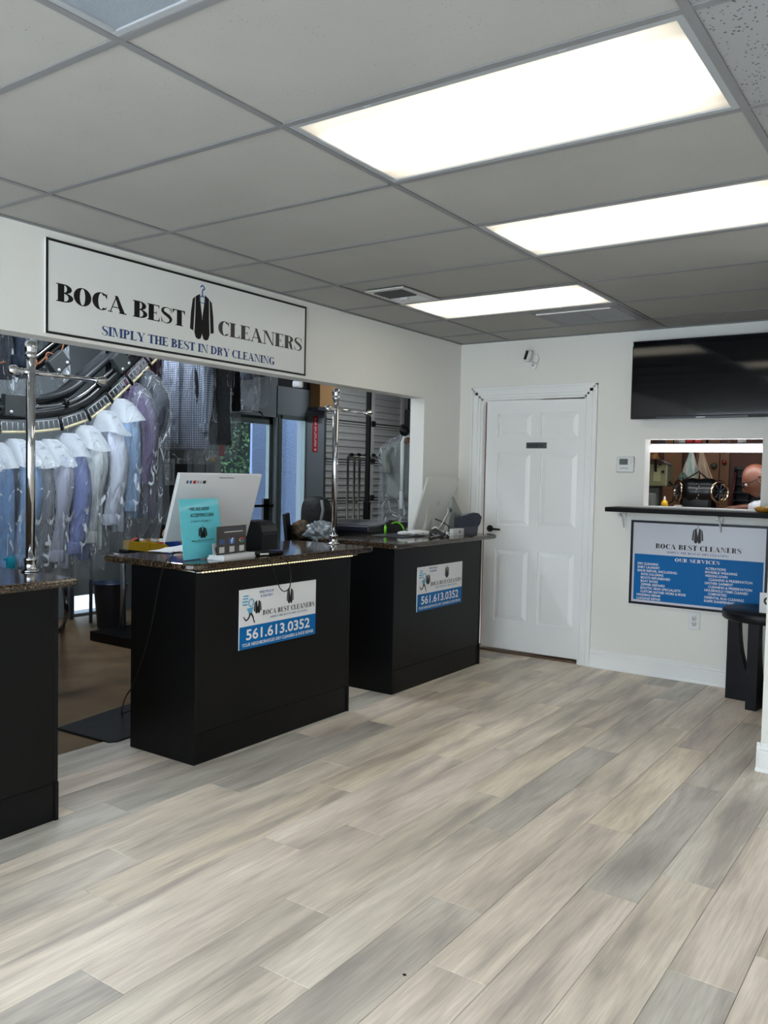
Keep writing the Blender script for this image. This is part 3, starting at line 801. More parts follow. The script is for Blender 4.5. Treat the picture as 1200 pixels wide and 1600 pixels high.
# ---- round black side table
t = thing('side_table', 'round black side table with curved cut-out legs by the back wall', 'table', (2.425, 3.745, 0))
TB = mat('black_painted_wood', (9, 12, 19), .4, spec=.3, noise=(8, .25, 3))
MB().lathe([(.252,.535),(.262,.545),(.262,.588),(.255,.597),(0.001,.597)], n=48).build('top', TB, t)
for a in (172, 262, 352, 82):
    ca, sa = math.cos(math.radians(a)), math.sin(math.radians(a))
    F = (Vector((0,0,0)), Vector((ca,sa,0)), Vector((0,0,1)), Vector((ca,sa,0)).cross(Vector((0,0,1))))
    poly = [(.012,0),(.228,0),(.228,.536),(.160,.536)]
    for i in range(1, 13):
        u = i/13; poly.append((.160-.148*(1-math.cos(u*math.pi/2)), .536-.44*math.sin(u*math.pi/2)))
    poly.append((.012,.09))
    MB().prism(poly, F, -.032, .032).build('leg', TB, t)
# acrylic sign on the table
P = Vector((2.452, 3.60, .5975))
t = thing('tabletop_sign', 'small white upright card with a black ring mark on the round side table', 'sign', P)
MB().box((-.045,-.002,.0), (.055,.002,.125)).build('card', WHITE_PRINT, t)
MB().box((-.05,-.02,0), (.06,.03,.004)).build('holder', mat_glass('acrylic', (.97,.99,1), .035), t)
MB().flat(ring(.004,.075,.026,.026,.014,.014,0,360,24), frame((0,-.0025,0),(1,0,0),(0,0,1)), 0).build('ring_mark', BLACK_PRINT, t, fix=False)

# ---- vents
c = Vector((.63, 2.215, CEIL))
t = thing('supply_vent', 'small supply vent with curved blades in the ceiling left of the far light', 'vent', c)
f = MB()
for a, b_ in (((-.135,-.20),(.135,-.16)), ((-.135,.16),(.135,.20)), ((-.135,-.16),(-.10,.16)), ((.10,-.16),(.135,.16))): f.box((a[0],a[1],-.008), (b_[0],b_[1],-.001), .002)
f.build('frame', mat('vent_enamel', (200, 200, 200), .4), t)
MB().box((-.1,-.16,.0), (.1,.16,.003)).build('duct', mat('dark_duct', (24, 24, 24), .8), t)
for i in range(11):
    y = -.145+i*.029
    bl = MB(); F = frame((0, y, -.004), (1,0,0), (0,0,1))
    bl.add([(-.1,y-.012,-.002),(.1,y-.012,-.002),(.1,y-.002,-.014),(-.1,y-.002,-.014),(-.1,y+.001,-.014),(.1,y+.001,-.014),(.1,y-.010,-.001),(-.1,y-.010,-.001)],
           [(0,1,2,3),(3,2,5,4),(4,5,6,7),(7,6,1,0)])
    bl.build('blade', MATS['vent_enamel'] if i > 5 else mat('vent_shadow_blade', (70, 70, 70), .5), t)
MB().box((-.02,.0,-.03), (.03,.03,-.008), .004).build('lever', MATS['vent_enamel'], t)
c = Vector((1.345, 3.357, CEIL))
t = thing('return_vent', 'square return air grille in the ceiling by the back wall', 'vent', c)
f = MB()
for a, b_ in (((-.30,-.295),(.295,-.235)), ((-.30,.235),(.295,.295)), ((-.30,-.235),(-.24,.235)), ((.235,-.235),(.295,.235))): f.box((a[0],a[1],-.003), (b_[0],b_[1],.006), .002)
f.build('frame', GRID, t)
MB().box((-.24,-.235,.010), (.235,.235,.014)).build('duct', MATS['dark_duct'], t)
for i in range(24):
    y = -.225+i*.0195
    MB().box((-.24,y,-.003), (.235,y+.003,.000)).build('slat', mat('vent_slat', (150,150,150), .5), t)
MB().box((-.006,-.235,-.005), (.006,.235,-.001)).build('centre_bar', mat('vent_slat', (150,150,150), .5), t)
for i in range(15): MB().box((-.222+i*.031,-.235,-.001), (-.2205+i*.031,.235,.001)).build('cross_wire', MATS['vent_slat'], t)
l = MB().box((-.27,-.245,-.012), (.225,-.232,-.004), .002).build('lip', mat('vent_white', (228,228,226), .4), t)

# ================================================================== COUNTERS
def rounded(x0, x1, y0, y1, r0, r1):
    """outline with front corners (x1 side) rounded: r0 at y0, r1 at y1"""
    p = [(x0, y0)]
    for i in range(9):
        a = -math.pi/2+i*math.pi/16; p.append((x1-r0+r0*math.cos(a), y0+r0+r0*math.sin(a)))
    for i in range(9):
        a = i*math.pi/16; p.append((x1-r1+r1*math.cos(a), y1-r1+r1*math.sin(a)))
    p.append((x0, y1)); return p
def counter(label, x0, x1, y0, y1, gx0, gx1, gy0, gy1, r0=.07, r1=.02, sign=None, led=False):
    t = thing('service_counter', label, 'counter', (x1, y0, 0))
    O = Vector((x1, y0, 0)); w = x1-x0; l = y1-y0; zt = GT-.032
    MB().box((-w, 0, 0), (0, .018, zt), .001).build('side_panel', BLACK_LAM, t)
    MB().box((-w, l-.018, 0), (0, l, zt), .001).build('side_panel', BLACK_LAM, t)
    MB().box((-.018, .0185, .152), (-.002, l-.0185, zt)).build('front_panel', BLACK_LAM, t)
    MB().box((-.018, .0185, 0), (-.001, l-.0185, .150)).build('kick_panel', BLACK_LAM, t)
    MB().box((0, l-.016, 0), (.006, l, .155), .001).build('corner_strip', BLACK_LAM, t)
    MB().box((-w+.02, .0185, .40), (-.02, l-.0185, .418)).build('inner_shelf', BLACK_LAM, t)
    # worktop with eased edge
    pl = rounded(gx0-x1, gx1-x1, gy0-y0, gy1-y0, r0, r1)
    m_ = MB(); n = len(pl); cx = sum(p[0] for p in pl)/n; cy = sum(p[1] for p in pl)/n
    def ins(e): return [(p[0]+(e if p[0] < cx else -e), p[1]+(e if p[1] < cy else -e)) for p in pl]
    rings = [(ins(.006), zt), (ins(.0), zt+.008), (ins(.0), GT-.009), (ins(.003), GT-.003), (ins(.009), GT)]
    vs = [(p[0], p[1], z) for q, z in rings for p in q]; fs = []
    for k in range(len(rings)-1):
        for i in range(n): fs.append((k*n+i, k*n+(i+1)%n, (k+1)*n+(i+1)%n, (k+1)*n+i))
    fs += [tuple(range(n))[::-1], tuple((len(rings)-1)*n+i for i in range(n))]
    m_.add(vs, fs).build('countertop', GRANITE, t)
    if sign:
        a0, a1, b0, b1 = sign
        a0 -= y0; a1 -= y0; W = a1-a0
        F = frame((.0035, a0, b0), (0,1,0), (0,0,1))
        sp = MB().box((-.002, a0, b0), (.0035, a1, b1)).build('sign_panel', WHITE_PRINT, t, label='white and blue sign board with phone number')
        MB().flat([rect(0, 0, W, .115)], F, .0006).build('blue_band', BLUE_PRINT, sp, fix=False)
        k = W/.598
        sans('561.613.0352', F, .048*k, .046, .052, WHITE_PRINT, sp, width=.50*k, bold=.022)
        sans('YOUR NEIGHBORHOOD DRY CLEANERS & SHOE REPAIR', F, .018*k, .013, .0165, WHITE_PRINT, sp, width=.562*k, bold=.018)
        MB().flat(serif('BOCA BEST CLEANERS', .168*k, .586*k, .158, .026, s=.2), F, .001).build('lettering', BLACK_PRINT, sp, fix=False)
        MB().flat(serif('SIMPLY THE BEST IN DRY CLEANING', .226*k, .526*k, .137, .010, s=.16, h=.08), F, .001).build('lettering', NAVY_PRINT, sp, fix=False)
        sans('FREE PICKUP', F, .143*k, .274, .012, NAVY_PRINT, sp, width=.107*k, bold=.01)
        sans('& DELIVERY', F, .150*k, .253, .012, NAVY_PRINT, sp, width=.095*k, bold=.01)
        MB().flat(suit_polys(.381*k, .196, .056*k, .080), F, .001).flat(hanger_polys(.381*k, .275, .03), F, .001).flat(suit_polys(.130*k, .172, .056*k, .068), F, .0012).build('jacket_emblem', BLACK_PRINT, sp, fix=False)
        lb = mat('light_blue_print', (96, 170, 205), .5)
        MB().flat([rect(.020*k,.222,.055*k,.230), rect(.018*k,.237,.058*k,.245), rect(.022*k,.252,.060*k,.260), rect(.026*k,.266,.062*k,.273)]
                  + [[(.05*k,.205),(.10*k,.210),(.088*k,.178),(.066*k,.178)]] + ring(.082*k,.232,.022*k,.022,.014*k,.016,0,360,14), F, .001).build('courier_emblem', lb, sp, fix=False)
        MB().flat(spine([(.075*k,.180),(.066*k,.158),(.045*k,.146),(.028*k,.166)], [.013,.010,.008,.006])
                  + spine([(.080*k,.180),(.095*k,.160),(.102*k,.140),(.110*k,.128)], [.013,.010,.007,.008]), F, .001).build('courier_emblem', BLACK_PRINT, sp, fix=False)
    if led:
        pts = [(-.16,.018-.04,zt-.004),(-.05,.018-.03,zt-.004),(.0,.012,zt-.005),(.012,.04,zt-.005)]
        pts = [(-.14,-.006,zt-.004),(-.03,-.006,zt-.006),(.004,.006,zt-.012),(.008,.05,zt-.012),(.008,l+.05,zt-.010)]
        MB().tube(pts, .0030, 6).build('light_strip_channel', mat('clear_led_channel', (196,196,186), .3), t)
        n_ = 58; mb = MB()
        for i in range(n_):
            y = .03+i*(l-.02)/n_
            mb.box((.0095, y, zt-.015), (.0135, y+.010, zt-.009))
        o = mb.build('led_chips', mat('led_glow', (255, 240, 190), .3, emit=(255, 238, 190), es=.7), t); o['kind'] = 'stuff'
    return t
counter('black counter at the left edge with empty brown granite top', .05, .510, -1.05, 0.002, -.13, .545, -1.1, .070, .04, .015)
counter('black counter in the middle with monitor, turquoise flyer and lit strip', .012, .476, .752, 1.960, -.135, .512, .700, 2.150, .085, .03, (1.041, 1.637, .506, .809), True)
counter('black counter nearest the white door, below the silver monitor', .012, .478, 2.417, 3.578, -.13, .512, 2.395, 3.780, .03, .05, (2.690, 3.283, .497, .792))

# ---- chrome garment posts
def post(label, x, y):
    t = thing('garment_post', label, 'garment post', (x, y, GT), 0, 'chrome garment posts on the counters')
    MB().lathe([(.036,0),(.036,.006),(.030,.009),(.024,.013),(.024,.045),(.027,.047),(.027,.056),(.020,.060)], n=24).build('base', CHROME, t)
    MB().cyl((0,0,.05), (0,0,.905), .0185, n=24).build('pole', CHROME, t)
    MB().lathe([(.0185,.885),(.024,.888),(.024,.903),(.021,.905),(.0255,.915),(.0265,.935),(.021,.951),(.010,.957),(.001,.958)], n=24).build('finial', CHROME, t)
    h = .827
    a = MB().cyl((0,-.062,h), (0,.335,h), .0095, n=16)
    a.build('cross_arm', CHROME, t)
    for s_, y_ in ((-1,-.062),(1,.335)):
        MB().lathe([(.0095,-.028),(.0135,-.026),(.0135,-.018),(.010,-.014),(.0135,-.010),(.014,-.004),(.0215,.010),(.0225,.020),(.017,.032),(.006,.038),(.001,.0385)],
                   (0,y_,h), (0,s_,0), 18).build('end_knob', CHROME, t)
    MB().lathe([(.0135,-.030),(.0135,.030)], (0,0,h), (0,1,0), 18).build('collar', CHROME, t)
    return t
post('chrome garment post with cross arm on the left counter', .235, .055)
post('chrome garment post with cross arm at far end of middle counter', .235, 2.100)

# ================================================================== THINGS ON THE MIDDLE COUNTER
ALU = mat('matte_silver', (206, 205, 198), .4)
WHM = mat('white_monitor_shell', (222, 222, 224), .4)
def monitor(name, label, tl, tr, bl, D, m_, foot=True):
    """flat computer whose back faces the lobby; corners are points in space"""
    t = thing(name, label, 'computer', bl)
    o = Vector(bl); A = (Vector(tr)-Vector(tl)); W = A.length; A.normalize()
    U = Vector(tl)-o; U = (U-A*U.dot(A)); Hh = U.length; U.normalize(); N = A.cross(U)
    if N.x < 0: N = -N
    def Q(a, u, n): return A*a+U*u+N*n
    def slab(a0, a1, u0, u1, n0, n1, e=.01):
        mb = MB(); vs = []
        for n_, i in ((n0,0),(n0+(n1-n0)*.6,0),(n1,e)):
            vs += [Q(a0+i,u0+i,n_), Q(a1-i,u0+i,n_), Q(a1-i,u1-i,n_), Q(a0+i,u1-i,n_)]
        fs = [(0,3,2,1),(8,9,10,11)]
        for k in (0, 4):
            for i in range(4): fs.append((k+i, k+(i+1)%4, k+4+(i+1)%4, k+4+i))
        return mb.add(vs, fs)
    slab(0, W, 0, Hh, -.018, 0, .004).build('shell', m_, t)
    slab(.006, W-.006, .006, Hh-.006, -.0195, -.0185, .0).build('screen', MATS['dark_glass_screen'], t)
    return t, Q, W, Hh
P1 = at(257, 848, 'x', .10)
w1 = .60
TL = at(280, 740, 'x', .21); TR = at(409, 742, 'x', .21)
t, Q, W, Hh = monitor('desktop_computer', 'white all-in-one computer seen from behind, turquoise flyer in front', TL, TR, P1, 0, WHM)
# hinged foot
c = Q(W/2, .03, -.02)
base = P1+c; gz = GT-P1.z
ft = MB().box((c.x-.22, c.y-.12, gz), (c.x+.02, c.y+.12, gz+.008), .003)
ft.build('foot', ALU, t)
MB().add([(c.x-.02,c.y-.035,gz+.006),(c.x+.0,c.y-.035,gz+.006),(c.x+.0,c.y+.035,gz+.006),(c.x-.02,c.y+.035,gz+.006)]+[Q(W/2-.035,Hh*.45,-.001),Q(W/2-.035,Hh*.45,-.019),Q(W/2+.035,Hh*.45,-.019),Q(W/2+.035,Hh*.45,-.001)],
         [(0,1,2,3),(0,1,5,4),(1,2,6,5),(2,3,7,6),(3,0,4,7)]).build('stand_arm', ALU, t)
F1 = (Q(0,0,.0005), (Q(1,0,0)-Q(0,0,0)), (Q(0,1,0)-Q(0,0,0)), (Q(0,0,1)-Q(0,0,0)))
sx = .055
for i, (w_, c_) in enumerate(((.012,(60,60,66)), (.014,(40,90,150)), (.020,(190,40,40)), (.010,(150,150,155)), (.010,(170,170,175)), (.020,(40,40,44)))):
    MB().flat([rect(sx, Hh-.052, sx+w_, Hh-.036)], F1, 0).build('sticker_mark', mat('sticker_%d' % i, c_, .5), t, fix=False); sx += w_+.009
MB().flat([rect(W*.46, Hh-.022, W*.64, Hh-.018)], F1, 0).build('vent_slot', GREY_PRINT, t, fix=False)

# turquoise flyer in acrylic stand
b0 = at(287, 877, 'z', GT); b1 = at(348, 869, 'z', GT)
A = (b1-b0); FW = A.length; A.normalize(); Nf = A.cross(Vector((0,0,1))); 
FHt = px(b0, 96)
UP = (Vector((0,0,1))-Nf*.12).normalized()
t = thing('flyer_stand', 'turquoise cash notice in clear stand at front of middle counter', 'flyer', b0)
F = (V(0,0,.004), A, UP, A.cross(UP).normalized())
def slabF(F, a0, a1, u0, u1, n0, n1):
    return MB().prism(rect(a0,u0,a1,u1), F, n0, n1)
AC = mat_glass('flyer_acrylic', (.98,.99,1), .004)
slabF(F, 0, FW, 0, FHt, -.001, .001).build('sheet', mat('turquoise_paper', (112, 218, 230), .7), t)
slabF(F, -.003, FW+.003, 0, FHt+.004, .002, .004).build('front_pane', AC, t)
MB().prism(rect(-.003,-.035,FW+.003,.07), (V(0,0,0), A, Nf, Vector((0,0,1))), .0, .003).build('stand_base', AC, t)
s1 = FW*.19
sans('• WE ARE NOW', F, s1, FHt*.80, FHt*.058, BLACK_PRINT, t, width=FW*.54, bold=.012, d=.0045)
sans('ACCEPTING CASH', F, FW*.23, FHt*.695, FHt*.058, BLACK_PRINT, t, width=FW*.60, bold=.012, d=.0045)
sans('( exact change )', F, FW*.24, FHt*.61, FHt*.036, mat('pen_ink', (50, 90, 110), .6), t, width=FW*.50, d=.0045, shear=.3)
MB().flat(suit_polys(FW*.51, FHt*.335, FW*.22, FHt*.185), F, .0045).flat(hanger_polys(FW*.51, FHt*.515, FW*.10), F, .0045).build('jacket_emblem', BLACK_PRINT, t, fix=False)
MB().flat(serif('BOCA BEST CLEANERS', FW*.22, FW*.78, FHt*.285, FHt*.022, s=.2), F, .0045).build('lettering', BLACK_PRINT, t, fix=False)
MB().flat(serif('SIMPLY THE BEST IN DRY CLEANING', FW*.30, FW*.70, FHt*.262, FHt*.010, s=.16, h=.1), F, .0045).build('lettering', NAVY_PRINT, t, fix=False)
# small business card holder in front of it
q = at(340, 874, 'z', GT)
t = thing('card_holder', 'small clear business card holder in front of the turquoise flyer', 'card holder', q)
F = (V(0,0,.002), A, UP, A.cross(UP).normalized())
slabF(F, -.028, .024, .004, .078, -.004, -.002).build('card', WHITE_PRINT, t)
slabF(F, -.036, .036, 0, .05, -.001, .0005).build('front_pane', AC, t)
slabF(F, -.032, .062, -.002, .004, -.03, .02).build('holder_base', AC, t)
MB().flat([rect(-.009,.03,.001,.058)], F, -.0015).build('logo', BLACK_PRINT, t, fix=False)
# dark review card on a white block
b0 = at(350, 876, 'z', GT); b1 = at(400, 869, 'z', GT); A2 = (b1-b0); L2 = A2.length; A2.normalize(); N2 = A2.cross(Vector((0,0,1)))
t = tag(MB().prism(rect(0,-.10,L2,0), (V(0,0,0), A2, -N2*-1, Vector((0,0,1))), 0, .010).prism(rect(.004,-.095,L2-.008,-.003), (V(0,0,0), A2, N2, Vector((0,0,1))), .0105, .022).build('paper_stack', WHITE_PRINT, loc=None), 'short stack of white booklets under the dark review card', 'booklets')
t.location = b0
t = thing('review_card', 'dark grey upright card with social media logos on white booklets', 'sign', b0+Vector((0,0,.0225)))
CW, CH = L2*.90, px(b0, 45)
F = (N2*-.045, A2, Vector((0,0,1)), N2)
slabF(F, 0, CW, 0, CH, -.001, .001).build('card', mat('charcoal_card', (66, 62, 60), .5), t)
slabF(F, 0, CW, -.0, .012, -.03, .03).build('card_base', AC, t)
SBlue = mat('slate_blue_print', (66, 86, 130), .5)
sans('REVIEW US ONLINE', F, CW*.18, CH*.88, CH*.045, SBlue, t, width=CW*.72, bold=.01, d=.0015)
MB().flat([rect(CW*.24,CH*.775,CW*.88,CH*.80)], F, .0015).build('text_line', WHITE_PRINT, t, fix=False)
MB().flat([rect(CW*(.08),CH*.36,CW*.26,CH*.54)], F, .0015).build('logo', SBlue, t, fix=False)
MB().flat([rect(CW*(.41),CH*.36,CW*.59,CH*.56)], F, .0015).build('logo', mat('social_blue', (50, 100, 180), .5), t, fix=False)
MB().flat(spine([(CW*.55,CH*.545),(CW*.505,CH*.535),(CW*.495,CH*.45),(CW*.495,CH*.365)], [.006,.007,.007,.007])+[rect(CW*.455,CH*.455,CW*.545,CH*.48)], F, .002).build('logo', WHITE_PRINT, t, fix=False)
for (a0_, a1_), c_ in (((45,150),(220,60,50)), ((150,210),(235,190,60)), ((210,310),(60,160,90)), ((310,360),(70,120,215))):
    MB().flat(ring(CW*.84, CH*.46, CW*.085, CH*.095, CW*.05, CH*.055, a0_, a1_, 8), F, .0015).build('logo', mat('g_%d' % a0_, c_, .5), t, fix=False)
MB().flat([rect(CW*.84,CH*.445,CW*.925,CH*.475)], F, .0015).build('logo', MATS['g_310'], t, fix=False)
for x in (.08, .42, .76): MB().flat([rect(CW*x,CH*.06,CW*(x+.17),CH*.27)], F, .0015).build('code_patch', mat('pale_patch', (200,200,196), .5), t, fix=False)

# receipt printer
q = at(412, 858, 'z', GT)
t = thing('receipt_printer', 'black receipt printer behind the dark review card', 'printer', q+Vector((-.05,.02,0)), math.radians(6))
prof = [(.07,0),(.07,.10),(.055,.135),(.02,.155),(-.07,.16),(-.08,0)]
MB().prism([(a, h) for a, h in prof], (V(0,-.075,0), V(1,0,0), V(0,0,1), V(0,1,0)), 0, .15).build('case', BLACK_PLASTIC, t)
MB().prism([(.072,.098),(.058,.134),(.022,.156),(.018,.150),(.05,.13),(.066,.096)], (V(0,-.072,0), V(1,0,0), V(0,0,1), V(0,1,0)), 0, .144).build('lid', mat('glossy_dark_lid', (48,50,52), .15), t)
MB().box((.068,-.06,.085), (.074,.06,.090)).build('paper_slot', DARK_GREY, t)
# card terminal with cable over the edge
q = at(418, 867, 'z', GT)
t = thing('card_reader', 'black card reader with purple screen lying beside the review card', 'card reader', q, math.radians(80))
MB().box((-.10,-.035,0), (.085,.035,.022), .010).build('body', BLACK_PLASTIC, t)
MB().box((.025,-.028,.0215), (.080,.028,.0235), .001).build('screen', mat('purple_screen', (88, 84, 150), .2), t)
MB().box((-.075,-.037,.006), (-.02,-.0345,.014)).build('white_label', WHITE_PRINT, t)
def cable(name, label, pts, r=.003, m_=None, group=None):
    P = []; k = len(pts); pts = [Vector(p) for p in pts]
    for i in range(k-1):
        p0, p1, p2, p3 = pts[max(i-1,0)], pts[i], pts[i+1], pts[min(i+2,k-1)]
        for j in range(6):
            u = j/6; P.append(.5*((2*p1)+(p2-p0)*u+(2*p0-5*p1+4*p2-p3)*u*u+(3*p1-p0-3*p2+p3)*u**3))
    P.append(pts[-1])
    mb = MB().tube(P, r, 8); o = mb.build(name, m_ or BLACK_PLASTIC)
    return tag(o, label, 'cable', group)
XF = .530
cable('loop_cable', 'black cable looping over the front of the middle counter', [at(418,868,'z',GT+.004), at(421,872,'x',.50), at(426,885,'x',XF), at(430,900,'x',XF), at(437,918,'x',XF), at(444,924,'x',XF), at(451,920,'x',XF), at(454,910,'x',XF), at(454,890,'x',XF), at(447,876,'x',XF), at(440,871,'x',.505), at(433,865,'z',GT+.004)], .0027)
# long cable down the side of the middle counter
yc = .690
cable('hanging_cable', 'long black cable hanging beside the middle counter to the floor', [at(292,858,'z',GT+.004), at(272,862,'z',GT+.004), at(262,872,'y',.69), at(254,890,'y',.68), at(247,920,'y',.69), at(236,980,'y',.69), at(222,1030,'y',.69), at(208,1070,'y',.69), at(196,1090,'y',.69), at(190,1112,'z',.028), at(193,1114,'z',.024), at(204,1110,'z',.024)], .0032)
# papers at the far left of the middle counter
for i, (u, v, a, lab) in enumerate(((258, 862, .2, 'lower loose white paper on the left of middle counter'), (276, 858, -.5, 'upper loose white paper leaning by the white computer'))):
    q = at(u, v, 'z', GT+.002+.004*i)
    def pf(s, w_, i=i): return V((s-.5)*.15, (w_-.5)*.11, .004+.018*math.sin(s*3+i)*w_*w_)
    o = MB().grid(pf, 6, 6).build('paper', mat('white_paper', (226,228,228), .7), fix=False); o.location = q; o.rotation_euler = (0,0,a); tag(o, lab, 'paper')

# ================================================================== THINGS ON THE RIGHT COUNTER
TL = at(665, 745, 'x', .20); TR = at(714, 748, 'x', .30); BL = at(645, 828, 'x', .06)
t, Q, W, Hh = monitor('desktop_monitor', 'silver monitor seen from behind on the counter next to the door', TL, TR, BL, 0, ALU)
gz = GT-BL.z
c = Q(W*.45, .10, -.03)
MB().box((c.x-.13, c.y-.10, gz), (c.x+.03, c.y+.10, gz+.008), .003).build('foot', ALU, t)
MB().add([(c.x-.03,c.y-.05,gz+.006),(c.x+.0,c.y-.05,gz+.006),(c.x+.0,c.y+.05,gz+.006),(c.x-.03,c.y+.05,gz+.006)]+[Q(W*.45-.05,Hh*.5,-.001),Q(W*.45-.05,Hh*.5,-.019),Q(W*.45+.05,Hh*.5,-.019),Q(W*.45+.05,Hh*.5,-.001)],
         [(0,1,2,3),(0,1,5,4),(1,2,6,5),(2,3,7,6),(3,0,4,7)]).build('stand_arm', ALU, t)
F2 = (Q(0,0,.0005), (Q(1,0,0)-Q(0,0,0)), (Q(0,1,0)-Q(0,0,0)), (Q(0,0,1)-Q(0,0,0)))
LG = mat('faint_logo', (222,222,222), .2, .2)
MB().flat(ring(W*.55, Hh*.52, .020, .022, .001, .001, 0, 360, 16)+[[(W*.55,Hh*.52+.026),(W*.55+.012,Hh*.52+.040),(W*.55+.006,Hh*.52+.026)]], F2, 0).build('logo', LG, t, fix=False)
# tilted tablet stand behind
p0 = at(700, 822, 'x', .30); p1 = at(725, 812, 'x', .30); p2 = at(708, 776, 'x', .30)
t = thing('tablet_stand', 'grey metal wedge stand with round holes behind the dark card terminal', 'stand', p0)
F = frame((0,0,0), (0,1,0), (0,0,1))
g = [V(p.y-p0.y, p.z-p0.z, 0) for p in (p0,p1,p2)]
zb = GT-p0.z+.001
MB().prism([(g[0].x-.02, zb), (g[1].x+.02, zb), (g[1].x, g[1].y), (g[2].x, g[2].y), (g[2].x-.02, g[2].y-.02)], F, -.006, .006).build('plate', mat('grey_steel_plate', (140,144,140), .45, .4), t)
for (u, v, r) in ((704, 797, .016), (713, 803, .010)):
    q = at(u, v, 'x', .306)-p0
    MB().lathe([(r*.55,0),(r,0),(r,.004),(r*.55,.004)], q, (1,0,0), 18).build('hole_rim', mat('hole_dark', (60,62,66), .4) if r > .012 else STEEL, t)
# dark card terminal
q = at(722, 833, 'z', GT)
t = thing('card_terminal', 'dark blue grey card terminal on its stand beside the silver monitor', 'card terminal', at(727,835,'z',GT), math.radians(-52))
F = (V(0,0,0), V(0,1,0), V(0,0,1), V(1,0,0))
S_ = px(q, 1)
pr = [(-.085,.045),(.07,.060),(.078,.075),(.085,.115),(.068,.135),(.045,.138),(-.08,.105),(-.09,.08)]
MB().prism([(a*1.35, b*1.25-.008) for a, b in pr], F, -.035, .035).build('body', mat('blue_grey_plastic', (34, 40, 53), .45, spec=.3), t)
MB().prism([(-.06,.0),(.085,.0),(.095,.09),(-.08,.065)], F, -.025, .025).build('pedestal', DARK_GREY, t)
MB().prism([(-.045,.136),(.01,.150),(.01,.158),(-.045,.144)], F, -.02, .036).build('screen', mat('grey_lcd2', (120,130,145), .3), t)
# small white box with emblem
q = at(708, 837, 'z', GT); q2 = at(728, 835, 'z', GT); L_ = (q2-q).length
t = thing('card_box', 'small white card box with black emblem under the dark card terminal', 'box', q)
A3 = (q2-q).normalized(); N3 = A3.cross(V(0,0,1))
MB().prism(rect(0,0,L_,.048), (V(0,0,0), A3, V(0,0,1), N3), -.03, 0).build('box', WHITE_PRINT, t)
MB().flat(suit_polys(L_*.5,.012,.018,.026), (V(0,0,0), A3, V(0,0,1), N3), .001).build('emblem', BLACK_PRINT, t, fix=False)
# black tape dispenser
q = at(690, 839, 'z', GT)
t = thing('tape_dispenser', 'glossy black tape dispenser among the cables on the right counter', 'tape dispenser', q, math.radians(-50))
prof = [(-.09,0),(.05,0),(.055,.025),(.04,.035),(.01,.028),(-.02,.05),(-.05,.065),(-.08,.05),(-.092,.02)]
MB().prism(prof, (V(0,0,0), V(0,1,0), V(0,0,1), V(1,0,0)), -.022, .022).build('body', mat('glossy_black', (10,10,12), .1), t)
MB().lathe([(.012,-.012),(.028,-.012),(.028,.012),(.012,.012)], (0,-.045,.045), (1,0,0), 20).build('tape_roll', mat('pale_tape', (190,190,180), .3), t)
MB().ball((.024,.035,.028), .010).build('knob', WHITE_PLASTIC, t)
# cables
rr = random.Random(3)
for i in range(9):
    u0, v0 = rr.uniform(652, 700), rr.uniform(829, 838)
    pts = []
    for k in range(6):
        u0 += rr.uniform(-12, 12); v0 += rr.uniform(-2.5, 2.5); v0 = min(839, max(829, v0)); u0 = min(702, max(650, u0))
        pts.append(at(u0, v0, 'z', GT+.006+abs(rr.gauss(0, .016))))
    wht = i % 3 != 0
    cable('coiled_cable', 'thin white cable in the tangle on the right counter' if wht else 'thin black cable in the tangle on the right counter', pts, .0026, WHITE_PLASTIC if wht else None, 'cable tangle on the right counter')
cable('rising_cable', 'white cable rising from the tangle against the silver monitor', [at(678,832,'z',GT+.01), at(688,822,'x',.33), at(694,812,'x',.33), at(700,800,'x',.33), at(699,795,'x',.32)], .003, WHITE_PLASTIC)
cable('plug_cable', 'black cable with plug end in front of the silver monitor', [at(680,811,'x',.33), at(690,815,'x',.33), at(700,822,'x',.33), at(708,833,'z',GT+.008)], .0042)
cable('edge_cable', 'black cable coil at the far end of right counter by the door', [at(722,833,'z',GT+.004), at(735,831,'z',GT+.004), at(745,836,'z',GT+.004), at(738,838,'z',GT+.004), at(728,835,'z',GT+.012)], .003)
# white phone handset lying
q = at(632, 838, 'z', GT)
t = thing('barcode_scanner', 'white handheld scanner lying on dark pad on right counter', 'scanner', q+V(0,0,.0062), math.radians(52))
MB().ball((0,0,.016), .055, 16, 8, (1.0,.62,.30)).build('head', WHITE_PLASTIC, t)
MB().tube([(.03,0,.016),(.09,0,.018),(.17,0,.016),(.19,0,.014)], [.018,.016,.017,.012], 12).build('grip', WHITE_PLASTIC, t)
t = tag(MB().prism(rounded(-.13,.13,-.16,.16,.02,.02), (V(0,0,0), V(1,0,0), V(0,1,0), V(0,0,1)), 0, .005).build('counter_pad', DARK_GREY), 'thin dark pad under the white scanner on the right counter', 'mat')
t.location = at(625, 838, 'z', GT)+V(-.03,.03,.0005)
q = at(602, 834, 'z', GT)
t = thing('lime_marker', 'short lime green marker standing upright on the right counter', 'marker', q)
LIME = mat('lime_green', (120, 214, 20), .35)
MB().cyl((0,0,0), (0,0,.055), .010, n=12).build('barrel', LIME, t)
MB().cyl((0,0,.055), (0,0,.066), .008, .006, n=12).build('cap', LIME, t)
cable('lime_cable', 'curved lime green cable behind the white scanner', [at(632,834,'z',GT+.004), at(631,827,'x',.10), at(627,820,'x',.08), at(620,816,'x',.06), at(612,818,'x',.04)], .005, LIME)
q = at(614, 832, 'z', GT)
t = tag(MB().prism([(-.11,0),(.09,0),(.10,.03),(.04,.075),(-.02,.082),(-.07,.05),(-.115,.02)], (V(0,0,0), V(0,1,0), V(0,0,1), V(1,0,0)), -.05, .05).build('black_pouch', mat('black_nylon', (14,15,16), .7, bump=(30,.5))), 'black nylon pouch behind the lime green cable', 'pouch')
